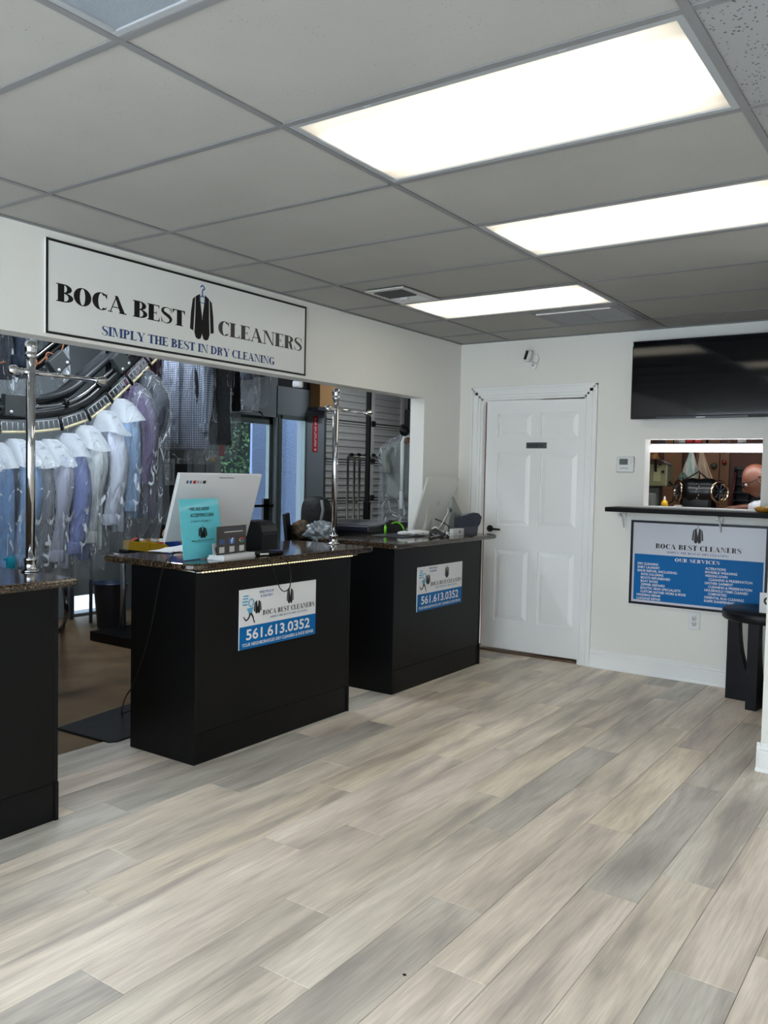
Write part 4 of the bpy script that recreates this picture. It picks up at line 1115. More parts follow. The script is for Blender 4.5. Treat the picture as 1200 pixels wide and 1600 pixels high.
t.location = q+V(-.10, .14, 0); t.rotation_euler = (0,0,math.radians(-50))

# ================================================================== WORKROOM BEHIND THE COUNTERS
XW = -3.45
GREYW = mat('dull_grey_wall', (112, 120, 124), .6, bump=(20, .05))
DARKW = mat('dark_workroom_wall', (70, 72, 74), .8, noise=(2, .2, 4))
struct(MB().box((XW-.3, -2.6, -.05), (-.155, 10.2, -.004)).build('floor_workroom', CONCRETE))
struct(MB().box((XW-.6, -2.6, 3.3), (HX, 10.2, 3.4)).box((HX, YB+.12, 3.3), (XR+.1, 10.2, 3.4)).build('ceiling_workroom', mat('dark_ceiling', (46, 46, 48), .9)))
struct(MB().box((XW-.6, 10.1, 0), (0.7, 10.2, 3.3)).box((XW-.6, -2.7, 0), (0, -2.6, 3.3)).build('wall_far', DARKW))
struct(MB().box((HX, -1.2, CEIL+.3), (HX+.1, 10.2, 3.3)).box((HX, YB+.12, 0), (HX+.1, 10.2, 3.3)).build('wall_dividing', DARKW))
# grey wall with glass door, sidelight and a low pane
dy0, dy1 = at(338, 700, 'x', XW).y, at(431, 700, 'x', XW).y
sy0, sy1 = at(437, 700, 'x', XW).y, at(477, 700, 'x', XW).y
hz = at(430, 652, 'x', XW).z; yend = at(507, 650, 'x', XW).y
gy0, gy1 = at(116, 950, 'x', XW).y, at(146, 950, 'x', XW).y
g = MB(); T = XW-.14
def wb(ya, yb, za, zb): g.box((T, ya, za), (XW, yb, zb))
wb(-2.6, gy0, 0, 3.3); wb(gy0, gy1+.25, .19, 3.3); wb(gy0, gy1+.25, 0, .02); wb(gy1+.25, dy0, 0, 3.3); wb(dy0, dy1+.02, hz, 2.44); wb(dy0, dy1+.02, 2.44, 3.3)
wb(dy1, sy0, 0, 2.44); wb(sy0-.001, sy1, hz+.01, 2.44); wb(sy1, yend, 0, 2.44)
struct(g.build('wall_grey', GREYW))
struct(MB().box((T, dy1, 2.445), (XW-.02, yend, 3.3)).build('wall_upper', mat('upper_dark', (42, 42, 44), .9)))
FRM = mat('grey_door_metal', (92, 104, 102), .4, .3)
PANE = mat_glass('door_glass', (.80, .86, .92), .07)
d3 = struct(MB().box((XW-.09, dy0, 0), (XW-.04, dy0+.06, hz)).box((XW-.09, dy1-.075, 0), (XW-.04, dy1-.01, hz)).box((XW-.09, dy0, hz-.09), (XW-.04, dy1-.01, hz)).box((XW-.09, dy0, 0), (XW-.04, dy1-.01, .25)).build('door_3', FRM))
MB().box((XW-.07, dy0+.06, .25), (XW-.062, dy1-.075, hz-.09)).build('pane', PANE, d3)
MB().box((XW-.04, dy1-.45, .98), (XW-.0, dy1-.03, 1.01)).box((XW-.03, dy1-.20, .72), (XW, dy1-.10, 1.08)).build('handle', BLACK_METAL, d3)
c_ = at(374, 637, 'x', XW)
MB().box((XW, c_.y-.13, c_.z-.03), (XW+.06, c_.y+.13, c_.z+.03), .01).tube([(XW+.05,c_.y,c_.z-.03),(XW+.22,c_.y+.12,c_.z-.05),(XW+.03,c_.y+.38,c_.z-.09)], .010, 8).build('closer', BLACK_METAL, d3)
NF = frame((0,0,0), (0,1,0), (0,0,1))
q0 = at(374, 686, 'x', XW-.06); q1 = at(392, 686, 'x', XW-.06); h12 = px(q0, 26)
sans('12', (V(XW-.061, (q0.y+q1.y)/2+.09, q0.z), V(0,-1,0), V(0,0,1), V(-1,0,0)), 0, 0, h12, BLACK_PRINT, d3, name='door_number', width=(q1.y-q0.y)*1.1, bold=.02, d=.001)
tr = struct(MB().box((XW-.05, sy0-.03, 0), (XW+.01, sy0+.03, hz+.04)).box((XW-.05, sy1-.02, 0), (XW+.01, sy1+.02, hz+.04)).box((XW-.05, sy0, hz-.01), (XW+.01, sy1, hz+.04)).build('window_1', FRM))
MB().box((XW-.07, sy0, .1), (XW-.062, sy1, hz)).build('pane', PANE, tr)
struct(MB().box((XW-.07, gy0, .02), (XW-.062, gy1+.25, .19)).build('window_6', PANE))
# outside
struct(MB().box((XW-9, -6, -.12), (T, 14, -.06)).build('pavement', mat('pale_pavement', (214, 214, 210), .8, noise=(3, .08, 4))))
ST = mat('blue_white_stucco', (112, 128, 156), .8, bump=(40, 1.0))
ys = at(394, 700, 'x', -5.2).y
struct(MB().box((-5.24, ys, -.06), (-5.2, ys+.75, 3.6)).box((-5.9, ys+.9, -.06), (-5.55, 12, 3.6)).build('wall_outside', ST))
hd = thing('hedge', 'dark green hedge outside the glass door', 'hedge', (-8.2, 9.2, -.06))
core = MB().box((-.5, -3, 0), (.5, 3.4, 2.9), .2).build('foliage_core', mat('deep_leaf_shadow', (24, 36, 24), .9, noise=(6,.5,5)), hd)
rl = random.Random(5); lf = MB()
for i in range(5200):
    a = V(.5+rl.uniform(0,.22), rl.uniform(-3,3.4), rl.uniform(.1,3.1)); u = V(rl.gauss(0,1), rl.gauss(0,1), rl.gauss(0,1)).normalized(); w = u.orthogonal().normalized()
    s_ = rl.uniform(.03,.06); lf.add([a-u*s_, a+w*s_*.4, a+u*s_, a-w*s_*.4], [(0,1,2,3)])
lo = lf.build('leaves', mat('hedge_leaf', (74, 104, 60), .6, noise=(9,.5,3)), hd, fix=False); lo['kind'] = 'stuff'

# sectional overhead door
XS = -3.62; ya, yb = yend+.18, 9.9
sd = struct(MB().box((XS-.06, ya, 0), (XS-.05, yb, 3.0)).build('door_2', mat('shutter_back', (90, 90, 88), .7)))
SH = mat('shutter_grey_paint', (158, 157, 152), .5)
for k in range(6):
    z = k*.53
    b = MB(); b.box((XS-.05, ya, z+.006), (XS-.035, yb, z+.524))
    for r_ in range(5):
        zz = z+.075+r_*.095
        b.prism([(0,0),(.012,.012),(.012,.036),(0,.048)], (V(XS-.036, ya+.06, zz), V(1,0,0), V(0,0,1), V(0,1,0)), 0, yb-ya-.12)
    b.box((XS-.05, ya, z+.500), (XS-.012, yb, z+.520)).box((XS-.05, ya, z+.012), (XS-.02, yb, z+.028))
    b.build('section', SH, sd)
y_ = ya
for i, u in enumerate((None, 583, 629)):
    yy = ya+.03 if u is None else at(u, 700, 'x', XS).y
    for k in range(6): MB().box((XS-.035, yy-.035, k*.53+.03), (XS-.008, yy+.035, k*.53+.50), .003).build('stile', mat('stile_grey', (176,175,170), .45), sd)
    for k in range(1, 6): MB().box((XS-.01, yy-.05, k*.53-.04), (XS+.004, yy+.05, k*.53+.04), .003).build('hinge', STEEL, sd)
struct(MB().box((XS-.14, yend-.0, 0), (XS+.06, ya, 3.0)).box((XS-.14, yend, 2.98), (XS, 10, 3.3)).build('trim_6', mat('dark_track', (54,58,58), .6)))
# cardboard box stack up high by the corner
q = at(512, 640, 'x', -3.3)
t = tag(MB().box((-.2,-.16,0), (.0,.20,.42), .004).build('cardboard_box', mat('brown_cardboard', (150, 112, 66), .8)), 'brown cardboard box high in the corner left of the shutter', 'box'); t.location = q+V(0,0,.02)
t = thing('wall_bracket_shelf', 'grey bracket shelf high in the corner holding the cardboard box', 'shelf', q)
MB().box((-.25,-.22,-.02), (.02,.12,.015)).build('board', DARK_GREY, t); MB().box((-.30,-.2,-.10), (-.22,.12,-.02)).build('bracket', DARK_GREY, t)
# red vertical sign
q = at(492, 706, 'x', XW); q2 = at(492, 650, 'x', XW); Hs = (q2-q).z; w_ = .105
t = tag(MB().box((0,-w_/2,0), (.004,w_/2,Hs), .001).build('extinguisher_sign', mat('red_sign', (172, 44, 50), .5)), 'narrow red vertical fire extinguisher sign on the grey wall', 'sign'); t.location = q
FX = frame((.0045,0,0), (0,1,0), (0,0,1))
for i, ch in enumerate('FIRE EXTINGUISHER'):
    if ch != ' ': sans(ch, FX, -.018, Hs*.90-i*Hs*.047, Hs*.034, WHITE_PRINT, t, width=.036 if ch != 'I' else .010, bold=.02)
MB().flat([rect(-.006,Hs*.06,.006,Hs*.10), [(-.022,Hs*.07),(.022,Hs*.07),(0,Hs*.025)]], FX, .001).build('arrow', WHITE_PRINT, t, fix=False)
# white spotlight cylinder under the header
q = at(466, 600, 'x', -.24)
t = thing('security_spotlight', 'white cylinder spotlight under the header behind the sign', 'spotlight', q)
MB().cyl((-.028,-.016,0), (.028,.008,-.004), .0215, n=20).build('housing', WHITE_PLASTIC, t)
MB().cyl((.028,.008,-.004), (.030,.009,-.004), .019, n=20).build('lens', mat('pale_lens', (240,240,236), .2), t)
MB().cyl((-.0,0,0.02), (-.0,0,OPZ-q.z+.01 if OPZ-q.z > .02 else .05), .006, n=10).build('stem', WHITE_PLASTIC, t)

# ---- garments ---------------------------------------------------------
def loop(cx, cy, z, rx, ry, n=20, ph=0, amp=0, k=5, p=.8):
    o = []
    for i in range(n):
        a = 2*math.pi*i/n; ca, sa = math.cos(a), math.sin(a)
        r = 1+amp*math.sin(k*a+ph)
        o.append(V(cx+rx*math.copysign(abs(ca)**p, ca)*r, cy+ry*math.copysign(abs(sa)**p, sa)*r, z))
    return o
def loft(rings, name, m_, parent, cap=True, **kw):
    mb = MB(); n = len(rings[0]); vs = [v for r in rings for v in r]; fs = []
    for k in range(len(rings)-1):
        for i in range(n): fs.append((k*n+i, k*n+(i+1)%n, (k+1)*n+(i+1)%n, (k+1)*n+i))
    if cap: fs += [tuple(range(n)), tuple((len(rings)-1)*n+i for i in range(n))[::-1]]
    return mb.add(vs, fs, True).build(name, m_, parent, **kw)
CAPE = mat('white_shoulder_paper', (200, 208, 216), .5, bump=(30,.8))
CAPE.node_tree.nodes['Principled BSDF'].inputs['Alpha'].default_value = .68
WIRE = mat('hanger_wire', (170, 174, 178), .3, .8)
HAIR_M = None
def shirt(label, hook, rotz, m_, seed, cape=True, length=.72, sleeve=.62, bag=True, wide=.205, short=False, group='bagged shirts on the conveyor', film=None, cat='shirt', baglen=None):
    r_ = random.Random(seed)
    t = thing('dress_shirt', label, cat, hook, rotz, group)
    hg = MB().tube([(.022,0,-.012),(.012,0,.004),(-.006,0,.006),(-.018,0,-.008),(-.012,0,-.026),(0,0,-.040),(0,0,-.075)], .0018, 6)
    hg.tube([(0,0,-.075),(-wide+.01,0,-.150),(-wide+.02,0,-.160),(wide-.02,0,-.160),(wide-.01,0,-.150),(0,0,-.075)], .0020, 6)
    hg.build('hanger', WIRE, t)
    rings = []; ph = r_.uniform(0, 6)
    N = 12
    for j in range(N+1):
        u = j/N; z = -.085-u*length
        if u < .12: wx = .055+(wide-.055)*(u/.12)**.75; wy = .045+.02*u/.12
        else: wx = wide*(1-.10*math.sin((u-.12)*3))+.012*u; wy = .056+.008*math.sin(u*7+ph)
        rings.append(loop(.004*math.sin(u*6+ph), 0, z, wx, wy, 28, ph+u*1.5, .05+.09*u, 7))
    body = loft(rings, 'body', m_, t)
    # collar and placket
    loft([loop(0,-.002,-.095,.054,.044,16), loop(0,-.003,-.074,.044,.038,16), loop(0,-.003,-.066,.048,.040,16), loop(0,-.004,-.090,.060,.048,16)], 'collar', m_, t, cap=False)
    MB().box((-.016,-.082,-.085-length+.04), (.016,-.060,-.12), .004).build('placket', m_, body)
    for s_ in (-1, 1):
        ph2 = r_.uniform(0, 6); rr_ = []; L = sleeve if not short else .26
        nn = 10
        for j in range(nn+1):
            u = j/nn
            x = s_*(wide-.035+.055*min(1,u*3)+.010*math.sin(u*4+ph2)); y = -.012-.05*u+.014*math.sin(u*5+ph2); z = -.155-u*(L-.037)
            r0 = (.072-.022*u)*(1 if u < .88 else .92)
            if j == 0: r0 *= .35
            if j == 1: r0 *= .85
            rr_.append(loop(x, y, z, r0*.62, r0, 16, ph2+u*3, .08, 4, 1))
        sl = loft(rr_, 'sleeve', m_, t)
        if not short:
            x = s_*(wide+.020+.010*math.sin(4+ph2)); y = -.062+.014*math.sin(5+ph2); z = -.118-L
            loft([loop(x,y,z+.068,.032,.051,16,0,0,4,1), loop(x,y,z+.064,.035,.054,16,0,0,4,1), loop(x,y,z+.004,.034,.053,16,0,0,4,1), loop(x,y,z-.002,.030,.049,16,0,0,4,1)], 'cuff', m_, sl)
    if cape:
        cr = []
        for j in range(6):
            u = j/5; cr.append([q_+V(0,0,.012*math.sin(3*i_/26*2*math.pi+ph)*u-.03*abs(q_.x)*u) for i_, q_ in enumerate(loop(0, 0, -.048-u*.150, .026+(wide+.020)*u**.62, .045+.060*u**.6, 26, ph, .02+.06*u, 6))])
        loft(cr, 'shoulder_cape', CAPE, t, cap=False)
    if bag:
        bl = baglen or (length+.16); br = []; pb = r_.uniform(0, 6)
        for j in range(17):
            u = j/16; z = -.045-u*bl
            w = .022+(wide+.050)*min(1, (u/.17))**.6; d_ = .020+.070*min(1, u/.2)**.8
            if u > .9: d_ *= 1-.5*(u-.9)/.1
            br.append(loop(.006*math.sin(u*9+pb), .004*math.sin(u*13+pb), z, w*(1+.02*math.sin(u*17+pb)), d_, 30, pb+u*4, .055, 7))
        loft(br, 'film_bag', film or FILM, t, cap=False)
    return t
M = mat_cloth
XT = -1.20
def hang(u, v, dz=0, x=XT): return at(u, v, 'x', x)
specs = [
 (-34, 680, M('sky_blue_cloth',(112,150,192)), 'sky blue shirt in clear film, cut by the left picture edge'),
 (-8, 682, M('cornflower_cloth',(108,142,186)), 'medium blue shirt in clear film left of the leftmost post'),
 (24, 677, M('mid_blue_cloth',(134,164,202)), 'bright light blue shirt directly left of the leftmost chrome post'),
 (52, 680, M('grey_stripe_cloth',(150,156,166),'stripe',(70,74,84),.008), 'grey and dark striped shirt behind the leftmost chrome post'),
 (78, 678, M('lilac_grey_cloth',(172,178,198)), 'pale lilac grey shirt just right of the leftmost chrome post'),
 (107, 669, M('periwinkle_cloth',(122,134,180)), 'periwinkle blue shirt third right of the leftmost post'),
 (134, 657, M('silver_white_cloth',(196,204,208)), 'greyish white shirt with long hanging sleeve'),
 (164, 634, M('lavender_white_cloth',(196,204,220)), 'lavender white shirt, last of the low row on the conveyor'),
 (188, 616, M('dusty_blue_cloth',(132,158,190)), 'dusty blue shirt under white cape on the rising conveyor'),
 (210, 592, M('plum_stripe_cloth',(120,110,140),'stripe',(60,60,80),.010), 'plum striped garment on the rising conveyor'),
 (230, 570, M('charcoal_cloth',(58,62,72)), 'long charcoal garment in crinkled film on the rising conveyor'),
]
rs = random.Random(11)
for i, (u, v, m_, lab) in enumerate(specs):
    q = hang(u, v-4); 
    shirt(lab, q+V(0,0,0), math.radians(rs.uniform(-16, -4)), m_, 20+i, cape=i not in (9,10), length=.74 if i < 9 else .86, sleeve=.66 if i < 9 else .60,
          baglen=None if i < 9 else 1.05, cat='shirt' if i < 9 else 'garment')
shirt('large blue and white checked shirt hanging high below the sign', atD(288, 500, 6.9)+V(0,0,-.02), math.radians(12), M('gingham_cloth',(86,104,140),'gingham',(206,214,226),.018), 61, cape=False,
      length=.95, sleeve=.78, wide=.23, group=None)
DF = mat_film('dark_garment_film', .22, (120, 130, 140))
shirt('black film-wrapped garment right of the checked shirt', atD(334, 505, 7.0), math.radians(70), M('black_cloth',(14,15,18)), 62, cape=False, length=.92, sleeve=.6, wide=.16, group=None, cat='garment')
for i, (u, v, D, lab) in enumerate(((366, 470, 7.6, 'navy garment in film above the glass door, left one'), (388, 470, 7.9, 'navy garment in film above the glass door, right one'), (218, 470, 7.2, 'dark blue garment behind the rising conveyor'), (232, 480, 6.6, 'dark plum garment in film left of the checked shirt'))):
    shirt(lab, atD(u, v, D), math.radians(30-i*14), M(('navy_cloth','navy_cloth','blue_dark_cloth','plum_cloth')[i], ((34,42,62),(34,42,62),(40,56,92),(78,52,66))[i]), 70+i, cape=False, length=.62 if i < 2 else 1.05, sleeve=.5, wide=.17, group=None, cat='garment', baglen=.95 if i < 2 else 1.2)
for i, (u, v, D, lab, c_) in enumerate(((6, 455, 5.2, 'dark navy bagged garment at the top left behind the post', (30,38,52)), (58, 470, 6.4, 'grey bagged garment at the top left right of post', (84,92,94)), (-22, 812, 4.75, 'teal bagged garment at the left picture edge above the counter', (20,128,150)))):
    shirt(lab, atD(u, v, D), math.radians(10+20*i), M('bagcloth_%d' % i, c_), 80+i, cape=False, length=.45 if i < 2 else .30, sleeve=.36 if i < 2 else .24, wide=.17 if i < 2 else .12, group=None, cat='garment', baglen=.75 if i < 2 else .40)
# grey polo in long clear bag by the jamb
q = atD(637, 668, 6.9)
shirt('grey shirt in a long clear bag beside the right jamb', q, math.radians(35), M('faded_grey_cloth',(132,136,132)), 90, cape=False, length=.50, sleeve=.3, wide=.15, short=True, group=None, baglen=.80)
t = thing('white_strap', 'white strap looped over a roll in front of grey bagged shirt', 'strap', q+V(.06,-.16,-.10))
MB().tube([(0,0,-.42),(.0,0,-.2),(0,0,-.03),(.012,.012,.012),(.03,.03,.02),(.045,.045,.0),(.045,.045,-.04)], [.012,.016,.018,.018,.018,.016,.012], 8).build('strap', mat('white_webbing', (214,218,214), .6), t)
MB().cyl((.02,.02,-.012), (.07,-.02,-.012), .024, n=18).build('roll', mat('brown_roll', (110,80,60), .6), t)
MB().box((-.014,-.014,-.56), (.014,.014,-.42), .006).build('strap_end', mat('clear_tape', (190,196,196), .2), t)
# bracket above it
q = atD(638, 664, 6.6)
t = thing('hanging_bracket', 'black clamp bracket with hook by the right jamb', 'bracket', q)
MB().box((-.03,-.02,-.06), (.03,.02,.12), .01).ball((-.02,-.02,-.05), .04, 12, 8).tube([(0,0,.12),(0,0,.4),(0,0,1.3)], .008, 8).build('clamp', BLACK_METAL, t)

# ---- garment conveyor -------------------------------------------------
base_px = [(-120,655),(-60,663),(0,667),(50,667),(95,662),(125,653),(150,639),(175,617),(200,594),(225,570),(250,545),(275,519),(310,482)]
def dense(P, n=8):
    o = []
    for i in range(len(P)-1):
        p0, p1, p2, p3 = P[max(i-1,0)], P[i], P[i+1], P[min(i+2,len(P)-1)]
        for j in range(n):
            u = j/n; o.append(tuple(.5*((2*p1[c])+(p2[c]-p0[c])*u+(2*p0[c]-5*p1[c]+4*p2[c]-p3[c])*u*u+(3*p1[c]-p0[c]-3*p2[c]+p3[c])*u**3) for c in (0,1)))
    o.append(P[-1]); return o
TRK = [at(u, v, 'x', XT) for u, v in dense(base_px)]           # line of the chain in the plane x = XT
def off(d, dx=0):
    """curve running d metres inside the bend of the chain, dx metres nearer the lobby"""
    o = []
    for i, p in enumerate(TRK):
        a = TRK[max(i-1,0)]; b_ = TRK[min(i+1,len(TRK)-1)]; t_ = (b_-a).normalized(); n_ = V(0,-t_.z,t_.y)
        o.append(p+n_*d+V(dx,0,0))
    return o
cv = thing('garment_conveyor', 'curving black and chrome overhead garment conveyor carrying bagged shirts', 'conveyor', TRK[24])
LO = TRK[24]
def loc(ps): return [p-LO for p in ps]
def band(d0, d1, dx0, dx1, name, m_):
    a, b_ = loc(off(d0, dx0)), loc(off(d1, dx0)); c_, e_ = loc(off(d1, dx1)), loc(off(d0, dx1)); n_ = len(a); mb = MB(); fs = []
    for k in range(n_-1):
        for r0, r1 in ((0,1),(1,2),(2,3),(3,0)): fs.append((r0*n_+k, r0*n_+k+1, r1*n_+k+1, r1*n_+k))
    mb.add(a+b_+c_+e_, fs, True); return mb.build(name, m_, cv)
band(.045, .095, -.05, .0, 'rail_beam', mat('black_rail_paint', (26,28,30), .28))
band(.150, .185, -.16, -.06, 'inner_beam', mat('grey_rail_paint', (52,56,60), .35))
band(.095, .150, -.30, -.20, 'back_plate', BLACK_METAL)
MB().tube(loc(off(.118, -.02)), .012, 10).build('chrome_rail', CHROME, cv)
for d, r_, m_, dx in ((.34,.03,BLACK_METAL,-.35), (.40,.012,CHROME,-.30), (.46,.035,BLACK_METAL,-.5), (.56,.022,MATS['grey_rail_paint'],-.45)):
    MB().tube(loc(off(d, dx)), r_, 10).build('upper_rail', m_, cv)
wr = [p+V(0,.02*math.sin(i*.6),.02*math.sin(i*.9)) for i, p in enumerate(loc(off(.38, -.2)))]
MB().tube(wr, .005, 6).build('wire', mat('orange_brown_wire', (150,92,58), .5), cv)
# chain of ladder-like hanger slots
tot = [0]
for i in range(1, len(TRK)): tot.append(tot[-1]+(TRK[i]-TRK[i-1]).length)
def on(s_, d, dx=0):
    P_ = off(d, dx)
    for i in range(1, len(TRK)):
        if tot[i] >= s_:
            u = (s_-tot[i-1])/(tot[i]-tot[i-1]); return P_[i-1].lerp(P_[i], u)-LO
    return P_[-1]-LO
BRASS = mat('pale_brass_slot', (214,202,160), .4); GR = mat('grey_slot', (150,154,158), .35, .2)
s_ = .02; 
while s_ < tot[-1]-.22:
    L = .205
    a0, a1 = on(s_+.01, -.030, .01), on(s_+L-.02, -.030, .01); b0_, b1_ = on(s_+.01, .028, .01), on(s_+L-.02, .028, .01)
    o = MB().tube([a0, a1], .0085, 6).build('chain_slot', BRASS, cv)
    MB().tube([b0_, b1_], .0055, 6).build('top_bar', GR, o)
    rg = MB()
    for k in range(6):
        u = k/5; rg.tube([a0.lerp(a1, u), b0_.lerp(b1_, u)], .0048, 5)
    rg.build('rung', GR, o)
    e = on(s_+L-.005, .0, .01); f_ = on(s_+L-.005, -.042, .01); h_ = on(s_+L-.005, .045, .01)
    MB().tube([f_, h_], .009, 8).ball(e, .013, 10, 6).build('chain_link', BLACK_METAL, o)
    s_ += L
for s_ in (.42, .62, .92, 1.25, 1.60, 1.95):
    if s_ < tot[-1]: 
        p = on(s_, .118, .0); MB().ball(p, .020, 10, 7).tube([on(s_, .095, .0), on(s_, .145, .0)], .009, 8).build('clamp', BLACK_METAL, cv)
for u, v, w_, h_ in ((30, 634, .17, .13), (192, 565, .11, .12), (94, 566, .13, .10)):
    p = at(u, v, 'x', XT+.03)-LO
    o = MB().box((-.05,-w_/2,-h_/2), (.0,w_/2,h_/2), .006).build('gearbox', mat('gunmetal_box', (60,64,66), .4), cv); o.location = p
    if u == 30: o.rotation_euler = (0,0,0)
    else: o.rotation_euler = (math.radians(42),0,0)
    for k in (-1, 1): MB().lathe([(.010,0),(.010,.006)], (0,k*w_*.3,-h_*.3), (1,0,0), 10).build('bolt', mat('bolt_white', (200,204,206), .3), o)
for y_ in (TRK[8].y, TRK[60].y):
    MB().cyl(V(XT-.12, y_, 1.9)-LO, V(XT-.12, y_, 3.3)-LO, .02).build('hanging_rod', BLACK_METAL, cv)

# ---- floor level and background things of the workroom ------------------
t = tag(MB().prism(rounded(-1.05, -.165, .0, 1.5, .05, .05), (V(0,0,0), V(1,0,0), V(0,1,0), V(0,0,1)), -.003, .010).build('floor_mat', mat('black_rubber_mat', (34,36,38), .6, bump=(50,.3))), 'black rubber mat on the floor behind the middle counter', 'floor mat')
mp = [at(91,1141,'z',0), at(163,1160,'z',0), at(203,1151,'z',0), at(230,1085,'z',0), at(198,1101,'z',0)]
bpy.data.objects.remove(t)
poly = [at(90,1140,'z',.0), at(155,1158,'z',.0), at(170,1161,'z',.0), at(184,1160,'z',.0), at(270,1130,'z',.0), at(275,1078,'z',.0), at(203,1102,'z',.0)]
t = tag(MB().prism([(p.x-poly[0].x, p.y-poly[0].y) for p in poly], (V(0,0,0), V(1,0,0), V(0,1,0), V(0,0,1)), -.003, .011).build('floor_mat', MATS['black_rubber_mat']), 'black rubber mat on the floor behind the middle counter', 'floor mat'); t.location = poly[0]
# black machine base with pipe
q = at(140, 1000, 'z', 0)
t = thing('pressing_machine', 'black machine on a low base with silver pipe between the counters', 'machine', q)
MB().box((0,.0,0), (1.25,1.0,.075), .006).build('base', BLACK_METAL, t)
yf = q.y+.22; pt = at(190, 862, 'y', yf); pz = at(195, 858, 'y', yf).z; px_ = pt.x-q.x
MB().cyl((px_,.24,.075), (px_,.24,pz-.03), .024, n=18).build('pipe', mat('satin_steel', (150,155,160), .3, .8), t)
MB().box((px_+.06,.28,.075), (1.15,.9,pz-.03), .01).build('body', mat('grey_machine', (50,56,58), .5), t)
MB().box((px_-.01,.20,pz-.03), (1.15,.95,pz), .006).build('top_plate', BLACK_METAL, t)
MB().tube([(px_,.24,pz-.06),(px_-.10,.20,pz-.045),(px_-.17,.16,pz-.055)], .010, 8).build('arm', STEEL, t)
YEL = mat('yellow_plastic', (214, 172, 26), .4)
xl = pt.x+.03; w_ = .33
for i in range(2):
    x0_ = xl+i*(w_+.008)
    tr_ = thing('yellow_tray', ('left' if i == 0 else 'right')+' yellow tray on top of the black machine', 'tray', V(x0_, yf-.01, pz))
    b = MB().box((0,0,0), (w_,.34,.008)).box((0,0,.008), (.008,.34,.072)).box((w_-.008,0,.008), (w_,.34,.072)).box((.008,0,.008), (w_-.008,.008,.072)).box((.008,.332,.008), (w_-.008,.34,.072))
    b.build('tray', YEL, tr_)
    rq = random.Random(40+i)
    KN = (('spool',(180,60,40),'red spool'),('clip',(210,215,220),'silver clip'),('button_card',(30,32,40),'dark button card'),('tag',(230,230,220),'white tag'))
    for k in range(8):
        nm, c_, lb = KN[k % 4]
        o = MB().box((-.02,-.03,-.012), (.02,.03,.012), .006).build('small_'+nm, mat('sm_'+nm, c_, .4))
        o.location = V(x0_+.04+.036*k, yf+.05+.07*(k//4)+rq.uniform(0,.05), pz+.055+rq.uniform(0,.02)); o.rotation_euler = (rq.uniform(-.5,.5), rq.uniform(-.5,.5), rq.uniform(0,3))
        tag(o, '%s in the %s yellow tray, %s one' % (lb, ('left','right')[i], 'front' if k < 4 else 'rear'), nm.replace('_',' '), 'odds and ends in the yellow trays')
q = at(160, 984, 'z', 0)
t = thing('blue_bin', 'dark blue plastic bin standing on the workroom floor', 'bin', q+V(-.05,.12,0))
MB().lathe([(.11,0),(.145,.38),(.155,.385),(.155,.40),(.14,.40),(.105,.01),(.001,.01)], n=24).build('bin', mat('navy_plastic', (32,46,70), .35), t)
# black cabinet and notices on the grey wall
a, c_ = at(248, 800, 'x', XW+.36), at(294, 703, 'x', XW+.36)
t = thing('black_cabinet', 'tall black cabinet against the far grey wall', 'cabinet', V(XW+.185, (a.y+c_.y)/2, 0)); hw = (c_.y-a.y)/2
MB().box((-.17,-hw,0), (.17,hw,c_.z), .005).build('body', mat('matte_black', (13,14,16), .6), t)
for s_ in (-1, 1): MB().box((.17,-hw+.01 if s_ < 0 else .004,.05), (.178,-.004 if s_ < 0 else hw-.01,c_.z-.03), .003).build('door', MATS['matte_black'], t)
a = at(244, 758, 'x', XW+.368); c_ = at(273, 717, 'x', XW+.368)
t = tag(MB().box((0,0,0), (.003,c_.y-a.y,c_.z-a.z)).build('line_drawing', mat('grey_paper', (150,158,158), .7)), 'pale sheet with a line drawing taped to the black cabinet', 'paper'); t.location = a
dw = c_.y-a.y; dh = c_.z-a.z
MB().flat([rect(dw*.2,dh*.8,dw*.85,dh*.83), rect(dw*.2,dh*.2,dw*.24,dh*.8), rect(dw*.8,dh*.15,dw*.84,dh*.8), rect(dw*.2,dh*.2,dw*.84,dh*.22), rect(dw*.35,dh*.35,dw*.38,dh*.65), rect(dw*.35,dh*.5,dw*.7,dh*.52)], NF, .0).build('ink_lines', mat('ink_grey', (60,66,70), .6), t, fix=False).location = (.0035,0,0)
notices = [(302,745,322,700,(120,128,128),'plain grey notice on the far wall beside the black cabinet'), (306,712,336,706,(140,146,146),'thin pale strip notice on the far wall'),
           (322,742,345,704,(150,156,156),'lined white notice on the far wall left of the glass door'), (342,712,351,695,(150,44,52),'small red notice on the far wall left of the glass door'),
           (328,721,336,712,(196,160,40),'small yellow note on the far wall left of the glass door'), (343,690,350,676,(140,148,150),'small white note above the red notice')]
for i, (ua, va, ub, vb, c, lab) in enumerate(notices):
    a = at(ua, va, 'x', XW+.004*(i+1)); c_ = at(ub, vb, 'x', XW+.004*(i+1))
    o = tag(MB().box((0,0,0), (.003,c_.y-a.y,c_.z-a.z)).build('wall_notice', mat('notice_%d' % i, c, .7)), lab, 'notice'); o.location = a
    if i == 2:
        for k in range(5): MB().flat([rect(.02+k*.022,.03,.028+k*.022,(c_.z-a.z)*.6)], (V(.0035,0,0),)+NF[1:], 0).build('printed_line', MATS['ink_grey'], o, fix=False)
